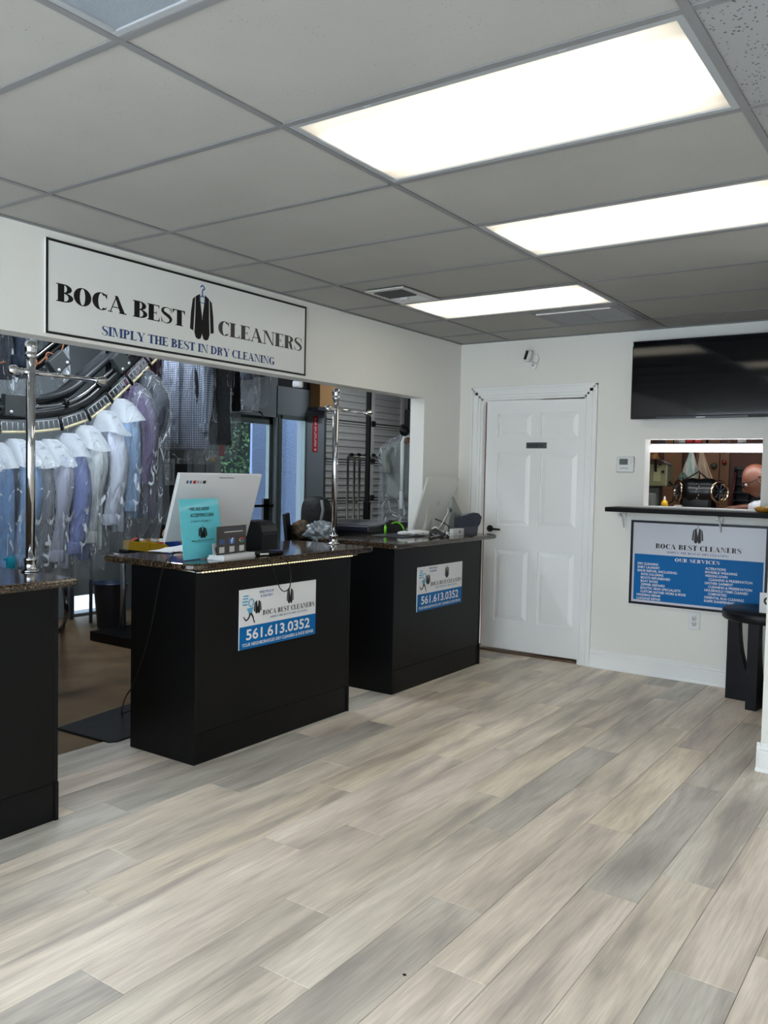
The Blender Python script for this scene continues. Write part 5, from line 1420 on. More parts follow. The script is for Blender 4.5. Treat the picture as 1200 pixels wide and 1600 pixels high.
# black bin with backpack and plastic
q = atD(488, 845, 6.0)
t = thing('black_crate', 'black open crate on a stand behind the middle counter post', 'crate', V(q.x,q.y,0), math.radians(35)); zz = q.z-.1
def lean(x): return x
w_, d_ = .17, .14
MB().box((-w_,-d_,zz-.02), (w_,d_,zz)).add([(-w_,-d_,zz),(-w_+.02,-d_,zz),(-w_-.01,-d_,zz+.29),(-w_-.03,-d_,zz+.29),(-w_,d_,zz),(-w_+.02,d_,zz),(-w_-.01,d_,zz+.29),(-w_-.03,d_,zz+.29)],
   [(0,1,2,3),(7,6,5,4),(0,4,5,1),(1,5,6,2),(2,6,7,3),(3,7,4,0)]).box((-w_,-d_,zz), (w_,-d_+.015,zz+.10)).box((w_-.015,-d_,zz), (w_,d_,zz+.12)).box((-w_,d_-.015,zz), (w_,d_,zz+.20)).build('shell', BLACK_PLASTIC, t)
for x, y in ((-1,-1),(1,-1),(1,1),(-1,1)): MB().cyl((x*.13,y*.1,0), (x*.13,y*.1,zz-.02), .015).build('leg', BLACK_METAL, t)
bq = V(q.x, q.y, zz)
def lump(name, label, cat, c, r, sc, m_, seed, amp=.18, nu=48, nv=32):
    rr_ = random.Random(seed); ph = [rr_.uniform(0,6) for _ in range(6)]
    mb = MB()
    def fn(s, t_):
        th = math.pi*t_; a = 2*math.pi*s
        d = 1+amp*(abs(math.sin(4.5*a+3*th+ph[3]))*.8-abs(math.sin(6*th-4*a+ph[4]))*.7+math.sin(3*a+ph[0]+2*th)*.5+math.sin(5*a+ph[1]-3*th)*.35+math.sin(7*th+ph[2]+2*a)*.4)*math.sin(th)
        return V(r*sc[0]*math.sin(th)*math.cos(a)*d, r*sc[1]*math.sin(th)*math.sin(a)*d, r*sc[2]*math.cos(th)*d)
    mb.grid(fn, nu, nv, True, wrap=True); o = mb.build(name, m_); o.location = c; return tag(o, label, cat)
lump('brown_cloth_bundle', 'crumpled brown cloth bundle in the black crate', 'cloth', atD(472, 828, 5.97), .078, (.9,.8,.9), mat_cloth('brown_cloth',(92,78,62)), 1)
lump('grey_plastic_bundle', 'crumpled grey plastic wrapped bundle in the black crate', 'bundle', atD(502, 832, 5.85), .088, (1.1,.9,.9), mat('grey_film_bundle', (128,136,142), .2, bump=(18,1.0)), 2, .3)
bp_ = thing('backpack', 'black backpack with grey strap beside the chrome post', 'backpack', atD(494, 808, 6.35))
mb = MB(); 
def bpf(s, t_):
    th = math.pi*t_; a = 2*math.pi*s
    return V(.13*math.copysign(abs(math.sin(th))**.6,1)*math.cos(a), .09*abs(math.sin(th))**.6*math.sin(a), .16*math.copysign(abs(math.cos(th))**.7, math.cos(th)))
mb.grid(bpf, 22, 14, True, wrap=True).build('body', MATS.get('black_nylon') or BLACK_PLASTIC, bp_)
MB().tube([(.10,-.06,.13),(.13,-.08,.06),(.12,-.09,-.02),(.09,-.08,-.10)], .012, 8).build('strap', mat('grey_webbing', (110,114,118), .6), bp_)
t = thing('backpack_stand', 'dark stool under the black backpack', 'stool', V(*bp_.location.xy, 0)); zb_ = bp_.location.z-.16
MB().box((-.15,-.12,zb_-.04), (.15,.12,zb_), .01).build('seat', BLACK_METAL, t)
for x, y in ((-1,-1),(1,-1),(1,1),(-1,1)): MB().cyl((x*.12,y*.09,0), (x*.12,y*.09,zb_-.04), .014).build('leg', BLACK_METAL, t)
# pressing table
a = atD(524, 819, 6.3); c_ = atD(592, 824, 7.0)
t = thing('pressing_table', 'wide black pressing table behind the right counter', 'table', V((a.x+c_.x)/2, (a.y+c_.y)/2, 0), math.atan2(c_.y-a.y, c_.x-a.x)); L_ = (V(c_.x,c_.y,0)-V(a.x,a.y,0)).length/2
MB().box((-L_,-.28,a.z-.05), (L_,.28,a.z), .012).build('top', mat('black_press_pad', (20,26,38), .4), t)
MB().box((-L_+.06,-.2,0), (L_-.08,.2,a.z-.05), .01).build('cabinet', mat('dark_blue_grey', (40,48,58), .5), t)
# black pole and tube rack
q = atD(575, 700, 7.4)
t = thing('black_column', 'black square steel column in front of the ribbed shutter', 'column', V(q.x,q.y,0), .3)
MB().box((-.018,-.018,0), (.018,.018,3.3)).build('shaft', BLACK_METAL, t); MB().box((-.026,-.026,.98), (.026,.026,1.16), .004).build('sleeve', BLACK_METAL, t); MB().box((-.07,-.07,0), (.07,.07,.01)).build('foot', BLACK_METAL, t)
q = atD(560, 812, 7.8)
t = thing('tube_rack', 'steel tube garment rack in front of the ribbed shutter', 'rack', V(q.x,q.y,0), 0)
zt_ = atD(560, 714, 7.8).z
us = [atD(u, 760, 7.8)-V(q.x,q.y,0) for u in (543, 553, 561, 600)]
for p in us: MB().cyl((p.x,p.y,0), (p.x,p.y,zt_), .011, n=12).build('upright', mat('worn_steel', (150,146,138), .35, .9), t)
MB().cyl((us[0].x,us[0].y,zt_), (us[3].x,us[3].y,zt_), .018, n=12).build('top_rail', MATS['worn_steel'], t)
MB().cyl((us[0].x,us[0].y,zt_-.42), (us[3].x,us[3].y,zt_-.42), .010, n=12).build('cross_rail', MATS['worn_steel'], t)
for k in range(5):
    p = us[0].lerp(us[3], .1+k*.2); MB().ball((p.x,p.y,zt_+.015), .022, 10, 6).build('fitting', BLACK_METAL, t)
# hose cables near the left counter
cable('floor_hose', 'black hose running down behind the left counter', [atD(104,905,5.6), atD(102,930,5.6), atD(104,958,5.6), at(100,975,'z',.02), at(92,985,'z',.02)], .014)
cable('thin_floor_cable', 'thin pale cable beside the black hose', [atD(96,910,5.5), atD(101,940,5.55), atD(101,962,5.6), at(96,982,'z',.02)], .006, GREY_PRINT)
t = thing('grey_leg_frame', 'grey table leg frame behind the left counter', 'frame', at(112, 968, 'z', 0))
MB().box((-.012,-.012,0), (.012,.012,.66), .003).build('leg', DARK_GREY, t); MB().box((-.30,-.03,.62), (.3,.03,.66), .003).build('rail', DARK_GREY, t); MB().box((.27,-.012,0), (.294,.012,.62), .003).build('leg', DARK_GREY, t)

# unseen tube lamps added to brighten the workroom, hung from its ceiling
def added_tube_lamp(loc_, L, power, label, rot=0, emis=6, col=(.85,.93,1), group=None):
    t = thing('added_tube_lamp', label, 'ceiling light', loc_, rot, group)
    MB().box((-.06,-L/2,.03), (.06,L/2,.07), .005).build('housing', WHITE_PLASTIC, t)
    for x in (-.03, .03): MB().cyl((x,-L/2+.03,.015), (x,L/2-.03,.015), .013, n=10).build('tube', mat('tube_glow_%d' % emis, (255,255,255), .4, emit=(230,240,255), es=emis), t)
    for y in (-L/3, L/3): MB().cyl((0,y,.07), (0,y,3.3-loc_[2]), .004, n=6).build('cord', BLACK_PLASTIC, t)
    a = area_lamp('added_fill_light', (0,0,-.02), (0,0,0), .12, L-.1, power, col); a.parent = t
added_tube_lamp((-.75, .9, 2.75), 1.2, 13, 'added unseen tube lamp above the left counter behind the header')
added_tube_lamp((-2.0, 2.2, 2.9), 1.2, 26, 'added unseen tube lamp in the middle of the workroom')
added_tube_lamp((-2.4, 7.0, 3.0), 1.2, 16, 'added unseen tube lamp in front of the ribbed shutter')

# ================================================================== SHOE REPAIR ROOM
RY = 6.3
PLY = mat('warm_plywood', (128, 88, 58), .6, noise=(3, .25, 5, (1,1,.3)))
RC0, RC1 = .75, 3.7
struct(MB().box((RC0, YB+.12, -.05), (RC1, RY+.1, -.004)).build('floor_repair_room', mat('dark_vinyl_floor', (66,60,54), .6)))
rb = struct(MB().box((RC0, RY, 0), (RC1, RY+.1, 3.3)).build('wall_repair_back', mat('red_brown_board', (84, 52, 38), .7, noise=(3,.3,5))))
struct(MB().box((RC0-.1, YB+.12, 0), (RC0, RY+.1, 3.3)).build('wall_repair_left', PLY))
struct(MB().box((RC1, YB+.12, 0), (RC1+.1, RY+.1, 3.3)).build('wall_repair_right', PLY))
# boards on the wall
px_b = [1004, 1038, 1068, 1088, 1126, 1142, 1200]
for i in range(len(px_b)-1):
    a = at(px_b[i], 700, 'y', RY).x; c = at(px_b[i+1], 700, 'y', RY).x
    MB().box((a+.004, RY-.018-.004*(i % 2), .0), (c-.004, RY, 2.3), .003).build('plank', PLY if i in (1, 3, 4) else MATS['red_brown_board'], rb)
# work bench under the window
t = thing('repair_bench', 'worn wooden bench behind the pass-through window', 'bench', (WX0-.05, YB+.16, 0))
MB().box((0,0,1.13), (1.02,.95,1.17), .004).build('top', mat('worn_bench_top', (120,96,72), .5, noise=(6,.3,5)), t)
for x, y in ((.04,.04),(.95,.04),(.04,.88),(.95,.88)): MB().box((x,y,0), (x+.05,y+.05,1.13)).build('leg', PLY, t)
BT = 1.17
# bright tube fixture just inside
y_ = 4.27
za, zb = at(1100, 706, 'y', y_).z, at(1100, 693, 'y', y_).z
xa, xb = at(1000, 700, 'y', y_).x, 2.95
t = thing('window_lamp', 'bright white tube lamp fixture across the top of the pass-through window', 'lamp', ((xa+xb)/2, y_, (za+zb)/2)); w_ = (xb-xa)/2; h_ = (zb-za)/2
MB().box((-w_,0,h_*.2), (w_,.09,h_), .004).build('housing', WHITE_PLASTIC, t)
MB().box((-w_,-.012,-h_), (w_,.075,h_*.2), .006).build('diffuser', mat('lamp_diffuser', (255,255,255), .4, emit=(245,248,255), es=6.5), t)
for x in (-w_*.7, w_*.7): MB().cyl((x,.05,h_), (x,.05,3.3-(za+zb)/2), .004, n=6).build('cord', BLACK_PLASTIC, t)
# shelf above with odds and ends
zz = at(1100, 690, 'y', 4.9).z
t = thing('upper_shelf', 'dark wall shelf behind and above the window lamp', 'shelf', (1.2, 4.9, zz-.03))
MB().box((0,0,-.0), (1.9,.3,.02)).build('board', mat('dark_brown_wood', (60,40,30), .6), t); MB().cyl((.5,.15,.02),(.5,.15,3.3-zz+.03), .01).cyl((1.5,.15,.02),(1.5,.15,3.3-zz+.03), .01).build('hanger_rod', BLACK_METAL, t)
for i, (u, c, lab) in enumerate(((1030,(60,62,66),'grey can on the dark shelf, leftmost'), (1052,(130,110,96),'tan packet on the dark shelf'), (1062,(190,186,180),'white packet on the dark shelf'), (1077,(180,40,44),'red packet on the dark shelf, left one'), (1090,(186,60,52),'red bottle on the dark shelf, right one'), (1130,(80,40,44),'maroon box on the dark shelf'), (1158,(196,190,184),'white box on the dark shelf'))):
    q = at(u, 692, 'y', 4.95); o = MB().box((-.02,-.02,0), (.025,.03,.10+.01*(i % 3)), .006).build('shelf_item', mat('shelf_item_%d' % i, c, .5)); o.location = (q.x, 5.0, zz-.009); o.rotation_euler = (0,0,i*.4)
    tag(o, lab, 'container')
# finishing machine: black body, two fan ends with chrome rims
Y5 = 4.86
q = at(1092, 772, 'y', Y5); s1 = px(q, 1)
t = thing('finishing_machine', 'black shoe finishing machine with two chrome-rimmed round ends', 'machine', V(q.x, q.y, BT))
hz_ = q.z-BT+.02
GB = mat('glossy_green_black', (9,12,11), .28, spec=.4)
prof = [(.050,-27*s1),(.092,-22*s1),(.108,-10*s1),(.098,0),(.106,10*s1),(.104,20*s1),(.085,27*s1),(.05,29*s1)]
MB().lathe(prof, (0,0,hz_), (1,.05,0), 28).build('housing', GB, t)
MB().box((-.13,-.08,0), (.12,.09,hz_-.02), .03).build('pedestal', GB, t)
for s_, xo in ((-1,-30*s1), (1,31*s1)):
    ax = V(s_*.80,-.60,0)
    o = MB().lathe([(.060,-.02),(.086,-.012),(.090,.004),(.086,.016),(.074,.018),(.070,.006),(.060,-.02)], (xo,-.02,hz_+.002), ax, 30).build('rim', mat('warm_polished_rim', (214,190,160), .18, 1.0), t)
    fan = MB().lathe([(.072,-.012),(.072,-.008)], (xo,-.02,hz_+.002), ax, 24); fan.build('dark_disc', BLACK_METAL, t)
    u_ = ax.orthogonal().normalized(); w2 = ax.normalized().cross(u_)
    bl = MB()
    for k in range(8):
        a = k*math.pi/4; d0 = u_*math.cos(a)+w2*math.sin(a)
        bl.tube([V(xo,-.02,hz_)+ax*.012+d0*.012, V(xo,-.02,hz_)+ax*.014+d0*.068], .005, 6)
    bl.ball(V(xo,-.02,hz_)+ax*.014, .014, 10, 6).build('spokes', DARK_GREY, t)
MB().tube([(.0,0,hz_+.08),(-.0,0,hz_+.15),(.06,.0,hz_+.10),(.12,0,hz_+.075)], .008, 8).build('top_handle', BLACK_METAL, t)
MB().tube([(.0,0,hz_+.16),(-.10,.02,hz_+.10),(-.16,.02,hz_+.06)], .006, 8).build('cable', BLACK_PLASTIC, t)
for k in range(6): MB().ball((.01+.012*math.sin(k*2), -.092, hz_-.05+k*.022), .007, 8, 5).build('screw_head', STEEL, t)
MB().box((-.16,-.11,0), (-.10,-.03,.04), .006).build('plate', mat('worn_white_plate', (190,180,166), .5), t)
# mustard coloured glue bottle
q = at(1038, 792, 'y', 4.36)
t = thing('glue_bottle', 'small yellow and red squeeze bottle on the repair bench', 'bottle', V(q.x, 4.36, BT))
MB().lathe([(.024,0),(.026,.004),(.026,.028)], n=18).build('label_band', mat('red_label', (196,72,40), .5), t)
MB().lathe([(.0255,.028),(.026,.062),(.022,.074),(.010,.082),(.009,.088)], n=18).build('body', mat('mustard_yellow', (232,180,40), .35), t)
MB().lathe([(.009,.086),(.008,.095),(.003,.112),(.001,.113)], n=14).build('nozzle', WHITE_PLASTIC, t)
# beige box machine on the left and grey box under it
q = at(1031, 744, 'y', 5.1)
t = thing('beige_machine', 'beige green metal machine box at left inside the window', 'machine', V(q.x, 5.1, BT))
MB().box((-.10,-.08,.18), (.085,.10,q.z-BT+.10), .012).build('body', mat('beige_enamel', (128,126,92), .4), t)
MB().box((-.03,-.085,.22), (.03,-.08,q.z-BT+.06), .002).build('door', mat('beige_enamel_light', (158,154,112), .4), t)
MB().box((-.12,-.02,0), (.0,.1,.18), .01).build('post', mat('dull_grey_metal', (92,96,92), .5), t)
MB().box((-.02,-.092,.30),(.0,-.085,.40)).ball((.05,-.09,.30),.012,8,6).cyl((.03,-.09,.36),(.03,-.12,.36),.008).build('switch', BLACK_METAL, t)
MB().tube([(.085,-.03,.22),(.14,-.05,.18),(.13,-.06,.06),(.05,-.07,.02)], .007, 8).build('hose', BLACK_PLASTIC, t)
MB().tube([(-.1,-.05,q.z-BT+.12),(.0,-.08,q.z-BT+.15),(.12,-.08,q.z-BT+.09)], .008, 8).build('arm', STEEL, t)
q = at(1018, 770, 'y', 4.5)
t = tag(MB().box((-.035,-.04,0), (.035,.05,.13), .012).build('grey_sander', mat('grey_cast_metal', (104,108,106), .45)), 'grey cast metal block at lower left corner of the window', 'machine'); t.location = V(q.x-.01, 4.5, BT)
q = at(1022, 712, 'y', 5.0)
t = thing('bench_lamp', 'small amber shaded lamp at upper left inside the window', 'lamp', V(q.x, 5.0, q.z))
MB().lathe([(.012,.05),(.03,.03),(.05,-.03),(.047,-.03),(.027,.027),(.008,.046)], n=18).build('shade', mat('amber_metal', (170,126,70), .4), t); MB().cyl((0,0,.05), (0,0,3.3-q.z), .003, n=6).build('cord', BLACK_PLASTIC, t)
# hanging cloths
for i, (pts, c, lab) in enumerate((([(1080,706),(1066,740),(1062,752),(1094,752),(1092,730),(1086,706)], (170,190,176), 'pale green cloth hanging on the back of repair room'),
                               ([(1096,706),(1090,735),(1112,752),(1110,730),(1104,706)], (186,160,134), 'tan cloth hanging beside the pale green one'),
                               ([(1066,738),(1060,752),(1072,752),(1080,712)], (110,126,112), 'dark green cloth strip left of the pale green one'))):
    yy = 5.55-.05*i; pp = [at(u, v, 'y', yy) for u, v in pts]; o0 = pp[0]
    mb = MB(); vs = []
    n_ = 12
    for j in range(n_+1):
        vv = j/n_; zz_ = o0.z*(1-vv)+min(p.z for p in pp)*vv
        wid = (.03+vv*(max(p.x for p in pp)-min(p.x for p in pp)))/2; cx = o0.x*(1-vv)+sum(p.x for p in pp)/len(pp)*vv
        for k in range(13): s_ = k/12; vs.append(V(cx+(s_-.5)*2*wid-o0.x, .018*math.sin(s_*18)*vv+.006*math.sin(vv*9), zz_-o0.z))
    fs = [(j*13+k, j*13+k+1, (j+1)*13+k+1, (j+1)*13+k) for j in range(n_) for k in range(12)]
    o = mb.add(vs, fs, True).build('hanging_cloth', mat_cloth('rag_%d' % i, c, 'stripe' if i == 0 else 'plain', (206,204,190), .07), fix=False); o.location = o0
    sm = o.modifiers.new('s', 'SOLIDIFY'); sm.thickness = .003; tag(o, lab, 'cloth')
    MB().cyl((0,0,0), (0,0,3.3-o0.z), .003, n=6).build('cord', BLACK_PLASTIC, o)
# dark parts organiser with cells
a = at(1143, 792, 'y', 5.3); c = at(1164, 730, 'y', 5.3)
t = thing('parts_organiser', 'tall dark organiser with open cells left of the repairman', 'shelf', V(a.x, 5.3, 0))
w_ = c.x-a.x+.25; zt = c.z
mb = MB().box((0,.12,0), (w_,.13,zt)).box((0,0,0), (.01,.12,zt)).box((w_-.01,0,0), (w_,.12,zt)).box((w_*.34,0,0), (w_*.34+.006,.12,zt)).box((w_*.67,0,0), (w_*.67+.006,.12,zt))
mb.build('case', mat('near_black_board', (20,20,24), .6), t)
for k in range(14):
    z = zt-.01-k*.065; MB().box((.01,-.002,z-.004), (w_-.01,.12,z)).build('shelf_board', mat('grey_edge', (70,72,80), .5), t)
q = at(1116, 728, 'y', RY-.03)
t = tag(MB().lathe([(.028,0),(.028,.02),(.02,.03)], (0,0,0), (0,-1,0), 20).build('wall_disc', mat('olive_dark', (52,60,44), .5)), 'dark olive disc on the plywood wall', 'disc'); t.location = q
q = at(1132, 722, 'y', RY-.03)
t = tag(MB().lathe([(.02,0),(.02,.02),(.012,.03)], (0,0,0), (0,-1,0), 20).build('red_disc', mat('dull_red', (120,40,34), .5)), 'small dull red disc on the plywood wall', 'disc'); t.location = q
q = at(1140, 780, 'y', 5.2); q2 = at(1150, 738, 'y', 5.2)
t = tag(MB().cyl((0,0,-.14), q2-q, .008, n=8).build('dark_red_rod', mat('dark_red_plastic', (90,30,30), .5)), 'thin dark red rod leaning beside the parts organiser', 'rod'); t.location = q

# ================================================================== PEOPLE
def skin_mesh(verts, edges, root=0, sub=2):
    """one continuous surface from a skeleton; verts = [(point, radius)]"""
    me = bpy.data.meshes.new('sk'); me.from_pydata([tuple(v[0]) for v in verts], edges, [])
    ob = bpy.data.objects.new('sk', me); COL.objects.link(ob)
    ob.modifiers.new('skin', 'SKIN'); sb = ob.modifiers.new('sub', 'SUBSURF'); sb.levels = sub; sb.render_levels = sub
    for i, v in enumerate(verts):
        d = me.skin_vertices[0].data[i]; r = v[1]
        d.radius = (r, r) if not isinstance(r, tuple) else r; d.use_root = (i == root)
    dg = bpy.context.evaluated_depsgraph_get(); dg.update()
    out = bpy.data.meshes.new_from_object(ob.evaluated_get(dg))
    vs = [v.co.copy() for v in out.vertices]; fs = [tuple(p.vertices) for p in out.polygons]
    bpy.data.objects.remove(ob); bpy.data.meshes.remove(out)
    return vs, fs
def chain(V_, E_, pts, start=None):
    prev = start
    for p, r in pts:
        V_.append((Vector(p), r)); i = len(V_)-1
        if prev is not None: E_.append((prev, i))
        prev = i
    return prev
def head(mb, c, fwd, up):
    f = Vector(fwd).normalized(); u = Vector(up); u = (u-f*u.dot(f)).normalized(); r_ = f.cross(u)
    def fn(s, t_):
        th = math.pi*t_; a = 2*math.pi*s
        x = math.sin(th)*math.sin(a); y = math.sin(th)*math.cos(a); z = math.cos(th)
        X = .077*x; Y = .098*y; Z = .120*z
        if z < 0: X *= 1-.38*z*z; Y += .012*(-z) if y > 0 else .03*z*z; 
        if z < -.2 and y < 0: Y *= 1-.35*min(1, -z)
        g = lambda cx, cz, wx, wz: math.exp(-((X-cx)/wx)**2-((Z-cz)/wz)**2)
        if y > 0:
            Y += .026*g(0, -.022, .013, .020)+.010*g(0, .004, .010, .022)+.006*g(0, .030, .045, .012)
            Y -= .012*g(.031, .008, .016, .013)+.012*g(-.031, .008, .016, .013)
            Y += .008*g(0, -.060, .024, .007)+.006*g(0, -.072, .020, .006)-.004*g(0, -.066, .022, .003)+.009*g(0, -.098, .022, .014)
        return Vector(c)+r_*X+f*Y+u*Z
    mb.grid(fn, 40, 34, True, wrap=True)
    for s_ in (-1, 1):
        e = Vector(c)+r_*(s_*.078)-f*.008-u*.005
        def er(s, t_, e=e, s_=s_):
            a = 2*math.pi*s; b = 2*math.pi*t_
            return e+(f*(math.cos(a)*.016)+u*(math.sin(a)*.030))+(r_*s_*(.006+.006*math.sin(b))+f*(.006*math.cos(b)*math.cos(a))+u*(.006*math.cos(b)*math.sin(a)))-f*.004
        mb.grid(er, 16, 8, True, wrap=True)
        mb.ball(e-r_*s_*.002, .016, 10, 6, (.6,.7,1.2))
    return f, u, r_
def person(label, pel, chest, neck, hc, hf, hu, arms, legs, skin, shirt_m, pants_m, sleeve_frac=.45, hair=None, glasses=False):
    pel, chest, neck, hc = map(Vector, (pel, chest, neck, hc))
    t = thing('person', label, 'person', pel)
    L = lambda p: Vector(p)-pel
    VV, EE = [], []
    i0 = chain(VV, EE, [(L(pel), (.15,.11))])
    i1 = chain(VV, EE, [(L(pel.lerp(chest,.5)), (.135,.105)), (L(chest), (.155,.11))], i0)
    nb = neck.lerp(chest, .22)
    i2 = chain(VV, EE, [(L(nb), (.07,.065)), (L(neck), .052), (L(neck.lerp(hc,.55)), .052)], i1)
    hands = []
    for sh, el, wr, hd in arms:
        sh, el, wr, hd = map(Vector, (sh, el, wr, hd)); d = (hd-wr).normalized()
        k = chain(VV, EE, [(L(sh), .055), (L(sh.lerp(el,.5)), .047), (L(el), .040), (L(el.lerp(wr,.35)), .040), (L(wr), .027), (L(wr+d*.035), (.034,.020)), (L(wr+d*.08), (.040,.017))], i1)
        hands.append((L(wr), d, k))
    for hp, kn, an, toe in legs:
        hp, kn, an, toe = map(Vector, (hp, kn, an, toe))
        chain(VV, EE, [(L(hp), .085), (L(hp.lerp(kn,.5)), .072), (L(kn), .055), (L(kn.lerp(an,.35)), .052), (L(an), .036), (L(toe), (.04,.025))], i0)
    # fingers as chains rooted in the palm
    for w, d, k in hands:
        lat = d.cross(V(0,0,1)); lat = lat.normalized() if lat.length > .05 else V(1,0,0); dn = d.cross(lat).normalized()
        if dn.z > 0: dn = -dn
        for j, (o_, ln) in enumerate(((-.028,.066),(-.009,.075),(.010,.070),(.029,.055))):
            b_ = w+d*.088+lat*o_
            chain(VV, EE, [(b_, .0095), (b_+d*ln*.4+dn*.010, .009), (b_+d*ln*.72+dn*.028, .0085), (b_+d*ln*.85+dn*.048, .007)], k)
        sgn = -1
        b_ = w+d*.03+lat*sgn*.030
        chain(VV, EE, [(b_, .013), (b_+d*.030+lat*sgn*.020+dn*.010, .011), (b_+d*.058+lat*sgn*.018+dn*.022, .009)], k-1)
    vs, fs = skin_mesh(VV, EE)
    mb = MB().add(vs, fs, True)
    f, u, r_ = head(mb, L(hc), hf, hu)
    body = mb.build('body', skin, t)
    hcL = L(hc)
    for s_ in (-1, 1):
        p = hcL+r_*(s_*.031)+u*.008+f*.082
        MB().ball(p, .0125, 12, 8).build('eye', mat('eye_white', (226,222,216), .2), t)
        MB().ball(p+f*.0085, .0060, 10, 6).build('iris', mat('dark_iris', (40,28,22), .1), t)
        MB().tube([hcL+r_*(s_*.014)+u*.030+f*.100, hcL+r_*(s_*.032)+u*.035+f*.094, hcL+r_*(s_*.050)+u*.028+f*.080], .0035, 6).build('eyebrow', mat('grey_brown_hair', (84,72,64), .8), t)
    if hair:
        mh = MB()
        def hf_(s, t_):
            th = math.pi*.62*t_; a = 2*math.pi*s
            x = math.sin(th)*math.sin(a); y = math.sin(th)*math.cos(a); z = math.cos(th)
            k_ = 1.09 if (y < .45 or z > .55) else .93
            return hcL+r_*(.077*x*k_)+f*(.098*y*k_-.004)+u*(.120*z*k_)
        mh.grid(hf_, 30, 16, True, wrap=True).build('hair', hair, t)
    else:
        mh = MB()
        for s_ in (-1, 1): mh.ball(hcL+r_*(s_*.066)-f*.035+u*.000, .022, 12, 8, (.7,1.3,1.6))
        mh.build('hair', mat('grey_short_hair', (150,146,142), .9, bump=(200,.6)), t)
    if glasses:
        g = MB()
        for s_ in (-1, 1):
            c = hcL+r_*(s_*.032)+u*.006+f*.108
            g.tube([c+r_*(.024*math.cos(2*math.pi*i/18))+u*(.018*math.sin(2*math.pi*i/18)) for i in range(19)], .0022, 6)
            g.tube([c+r_*s_*.024, hcL+r_*(s_*.079)+f*.05+u*.010, hcL+r_*(s_*.080)-f*.012+u*.008], .0022, 6)
        g.tube([hcL+r_*.008+u*.008+f*.112, hcL-r_*.008+u*.008+f*.112], .0022, 6)
        g.build('glasses', BLACK_PLASTIC, t)
    # shirt: same skeleton a little wider, with sleeves
    VS, ES = [], []
    j0 = chain(VS, ES, [(L(pel)+V(0,0,-.06), (.190,.150))]); j1 = chain(VS, ES, [(L(pel.lerp(chest,.5)), (.182,.148)), (L(chest), (.196,.150))], j0)
    chain(VS, ES, [(L(nb), (.105,.098)), (L(neck.lerp(nb,.4)), .072)], j1)
    for sh, el, wr, hd in arms:
        sh, el, wr = map(Vector, (sh, el, wr)); tot_ = [(L(sh), .088), (L(sh.lerp(el,.5)), .072)]
        if sleeve_frac > .5: tot_ += [(L(el), .062), (L(el.lerp(wr,.4)), .058), (L(el.lerp(wr,.85)), .044)]
        else: tot_ += [(L(sh.lerp(el,.85)), .070)]
        chain(VS, ES, tot_, j1)
    vs, fs = skin_mesh(VS, ES); MB().add(vs, fs, True).build('shirt', shirt_m, t)
    VS, ES = [], []
    j0 = chain(VS, ES, [(L(pel)+V(0,0,-.01), (.180,.140))])
    for hp, kn, an, toe in legs:
        hp, kn, an = map(Vector, (hp, kn, an)); chain(VS, ES, [(L(hp), .100), (L(hp.lerp(kn,.5)), .086), (L(kn), .070), (L(kn.lerp(an,.5)), .064), (L(an), .055)], j0)
    vs, fs = skin_mesh(VS, ES); MB().add(vs, fs, True).build('trousers', pants_m, t)
    for hp, kn, an, toe in legs:
        an, toe = Vector(an), Vector(toe); d = (toe-an); d.z = 0; d.normalize(); b = L(an); b.z = -pel.z+.045
        MB().tube([b-d*.05, b+d*.03, b+d*.12, b+d*.17], [.040,.044,.040,.024], 14).build('shoe', BLACK_PLASTIC, t)
    return t
SKIN1 = mat('sun_browned_skin', (104, 62, 44), .45, noise=(14, .12, 4))
SKIN2 = mat('tan_skin', (170, 122, 96), .5, noise=(14, .1, 4))
# repairman: head at the right edge of the window, leaning forward over the bench
hc = at(1184, 750, 'y', 4.46)
pel = V(hc.x+.42, 4.90, .98)
ch = V(hc.x+.26, 4.76, 1.33); nk = V(hc.x+.11, 4.60, hc.z-.06)
hand = at(1140, 791, 'y', 4.45); hand.z = BT+.035
person('bald repairman in glasses and white shirt leaning over the bench, seen through the window', pel, ch, nk, hc, (-.86,-.22,-.55), (-.45,-.1,.9),
       [((ch.x-.05, ch.y-.19, ch.z+.04), (hc.x+.12, 4.44, BT+.06), (hand.x+.08, hand.y+.01, BT+.045), (hand.x-.02, hand.y, BT+.04)),
        ((ch.x+.02, ch.y+.19, ch.z+.04), (hc.x+.18, 5.08, BT+.10), (hand.x+.10, 4.78, BT+.05), (hand.x, 4.74, BT+.045))],
       [((pel.x, pel.y-.10, .93), (pel.x-.03, pel.y-.12, .50), (pel.x+.03, pel.y-.12, .09), (pel.x-.10, pel.y-.12, .04)),
        ((pel.x, pel.y+.10, .93), (pel.x-.03, pel.y+.13, .50), (pel.x+.05, pel.y+.13, .09), (pel.x-.08, pel.y+.13, .04))],
       SKIN1, mat_cloth('white_shirt_cloth', (214,216,220)), mat_cloth('dark_trouser_cloth', (40,42,50)), sleeve_frac=.9, glasses=True)
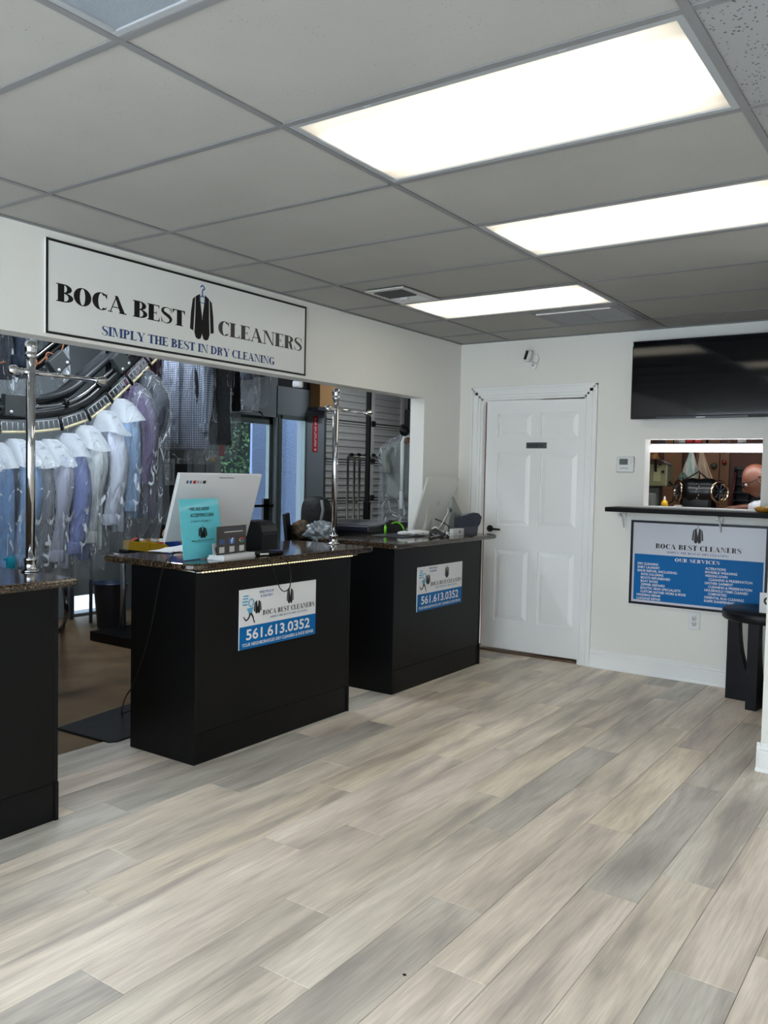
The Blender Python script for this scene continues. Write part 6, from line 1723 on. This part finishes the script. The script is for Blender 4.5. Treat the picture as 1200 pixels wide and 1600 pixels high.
# worker seated behind the white computer: only sleeve and elbow show
c0 = atD(320, 800, 5.08)
pel = V(c0.x, c0.y, .56); ch = V(c0.x+.02, c0.y, .90); nk = V(c0.x+.03, c0.y, 1.07); hcx = V(c0.x+.05, c0.y, 1.20)
ex = atD(256, 830, 4.95); sh_ = atD(272, 806, 4.80)
sx_ = V(c0.x+.0, c0.y-.17, .99)
person('worker in a blue shirt sitting hidden behind the white computer, elbow showing', pel, ch, nk, hcx, (.9,.1,-.4), (.3,0,.95),
       [(sx_, ex, (c0.x+.26, c0.y-.14, .93), (c0.x+.36, c0.y-.10, .93)), ((c0.x, c0.y+.18, .99), (c0.x+.10, c0.y+.24, .86), (c0.x+.28, c0.y+.14, .92), (c0.x+.36, c0.y+.10, .92))],
       [((pel.x, pel.y-.09, .53), (pel.x+.40, pel.y-.12, .52), (pel.x+.38, pel.y-.12, .10), (pel.x+.50, pel.y-.12, .04)), ((pel.x, pel.y+.09, .53), (pel.x+.40, pel.y+.12, .52), (pel.x+.38, pel.y+.12, .10), (pel.x+.50, pel.y+.12, .04))],
       SKIN2, mat_cloth('royal_blue_cloth', (30,66,140)), mat_cloth('dark_jean_cloth', (30,36,54)), sleeve_frac=.45, hair=mat('dark_hair', (30,24,20), .7, bump=(120,.8)))
t = thing('stool', 'black round stool under the seated worker', 'stool', V(pel.x, pel.y, 0))
MB().lathe([(.16,.40),(.18,.415),(.18,.445),(.16,.455),(.001,.455)], n=28).build('seat', BLACK_PLASTIC, t)
MB().cyl((0,0,.06), (0,0,.40), .025).build('column', CHROME, t)
for k in range(5):
    a = k*2*math.pi/5+.3; MB().tube([(0,0,.08),(.24*math.cos(a),.24*math.sin(a),.05)], .014, 8).ball((.24*math.cos(a),.24*math.sin(a),.027), .026, 10, 6).build('leg', BLACK_PLASTIC, t)
# dark speck on the floor
q = at(632, 1524, 'z', 0)
t = tag(MB().ball((0,0,.002), .006, 10, 6, (1,.8,.35)).build('floor_speck', BLACK_PRINT), 'tiny black speck on the plank floor in the foreground', 'debris'); t.location = q
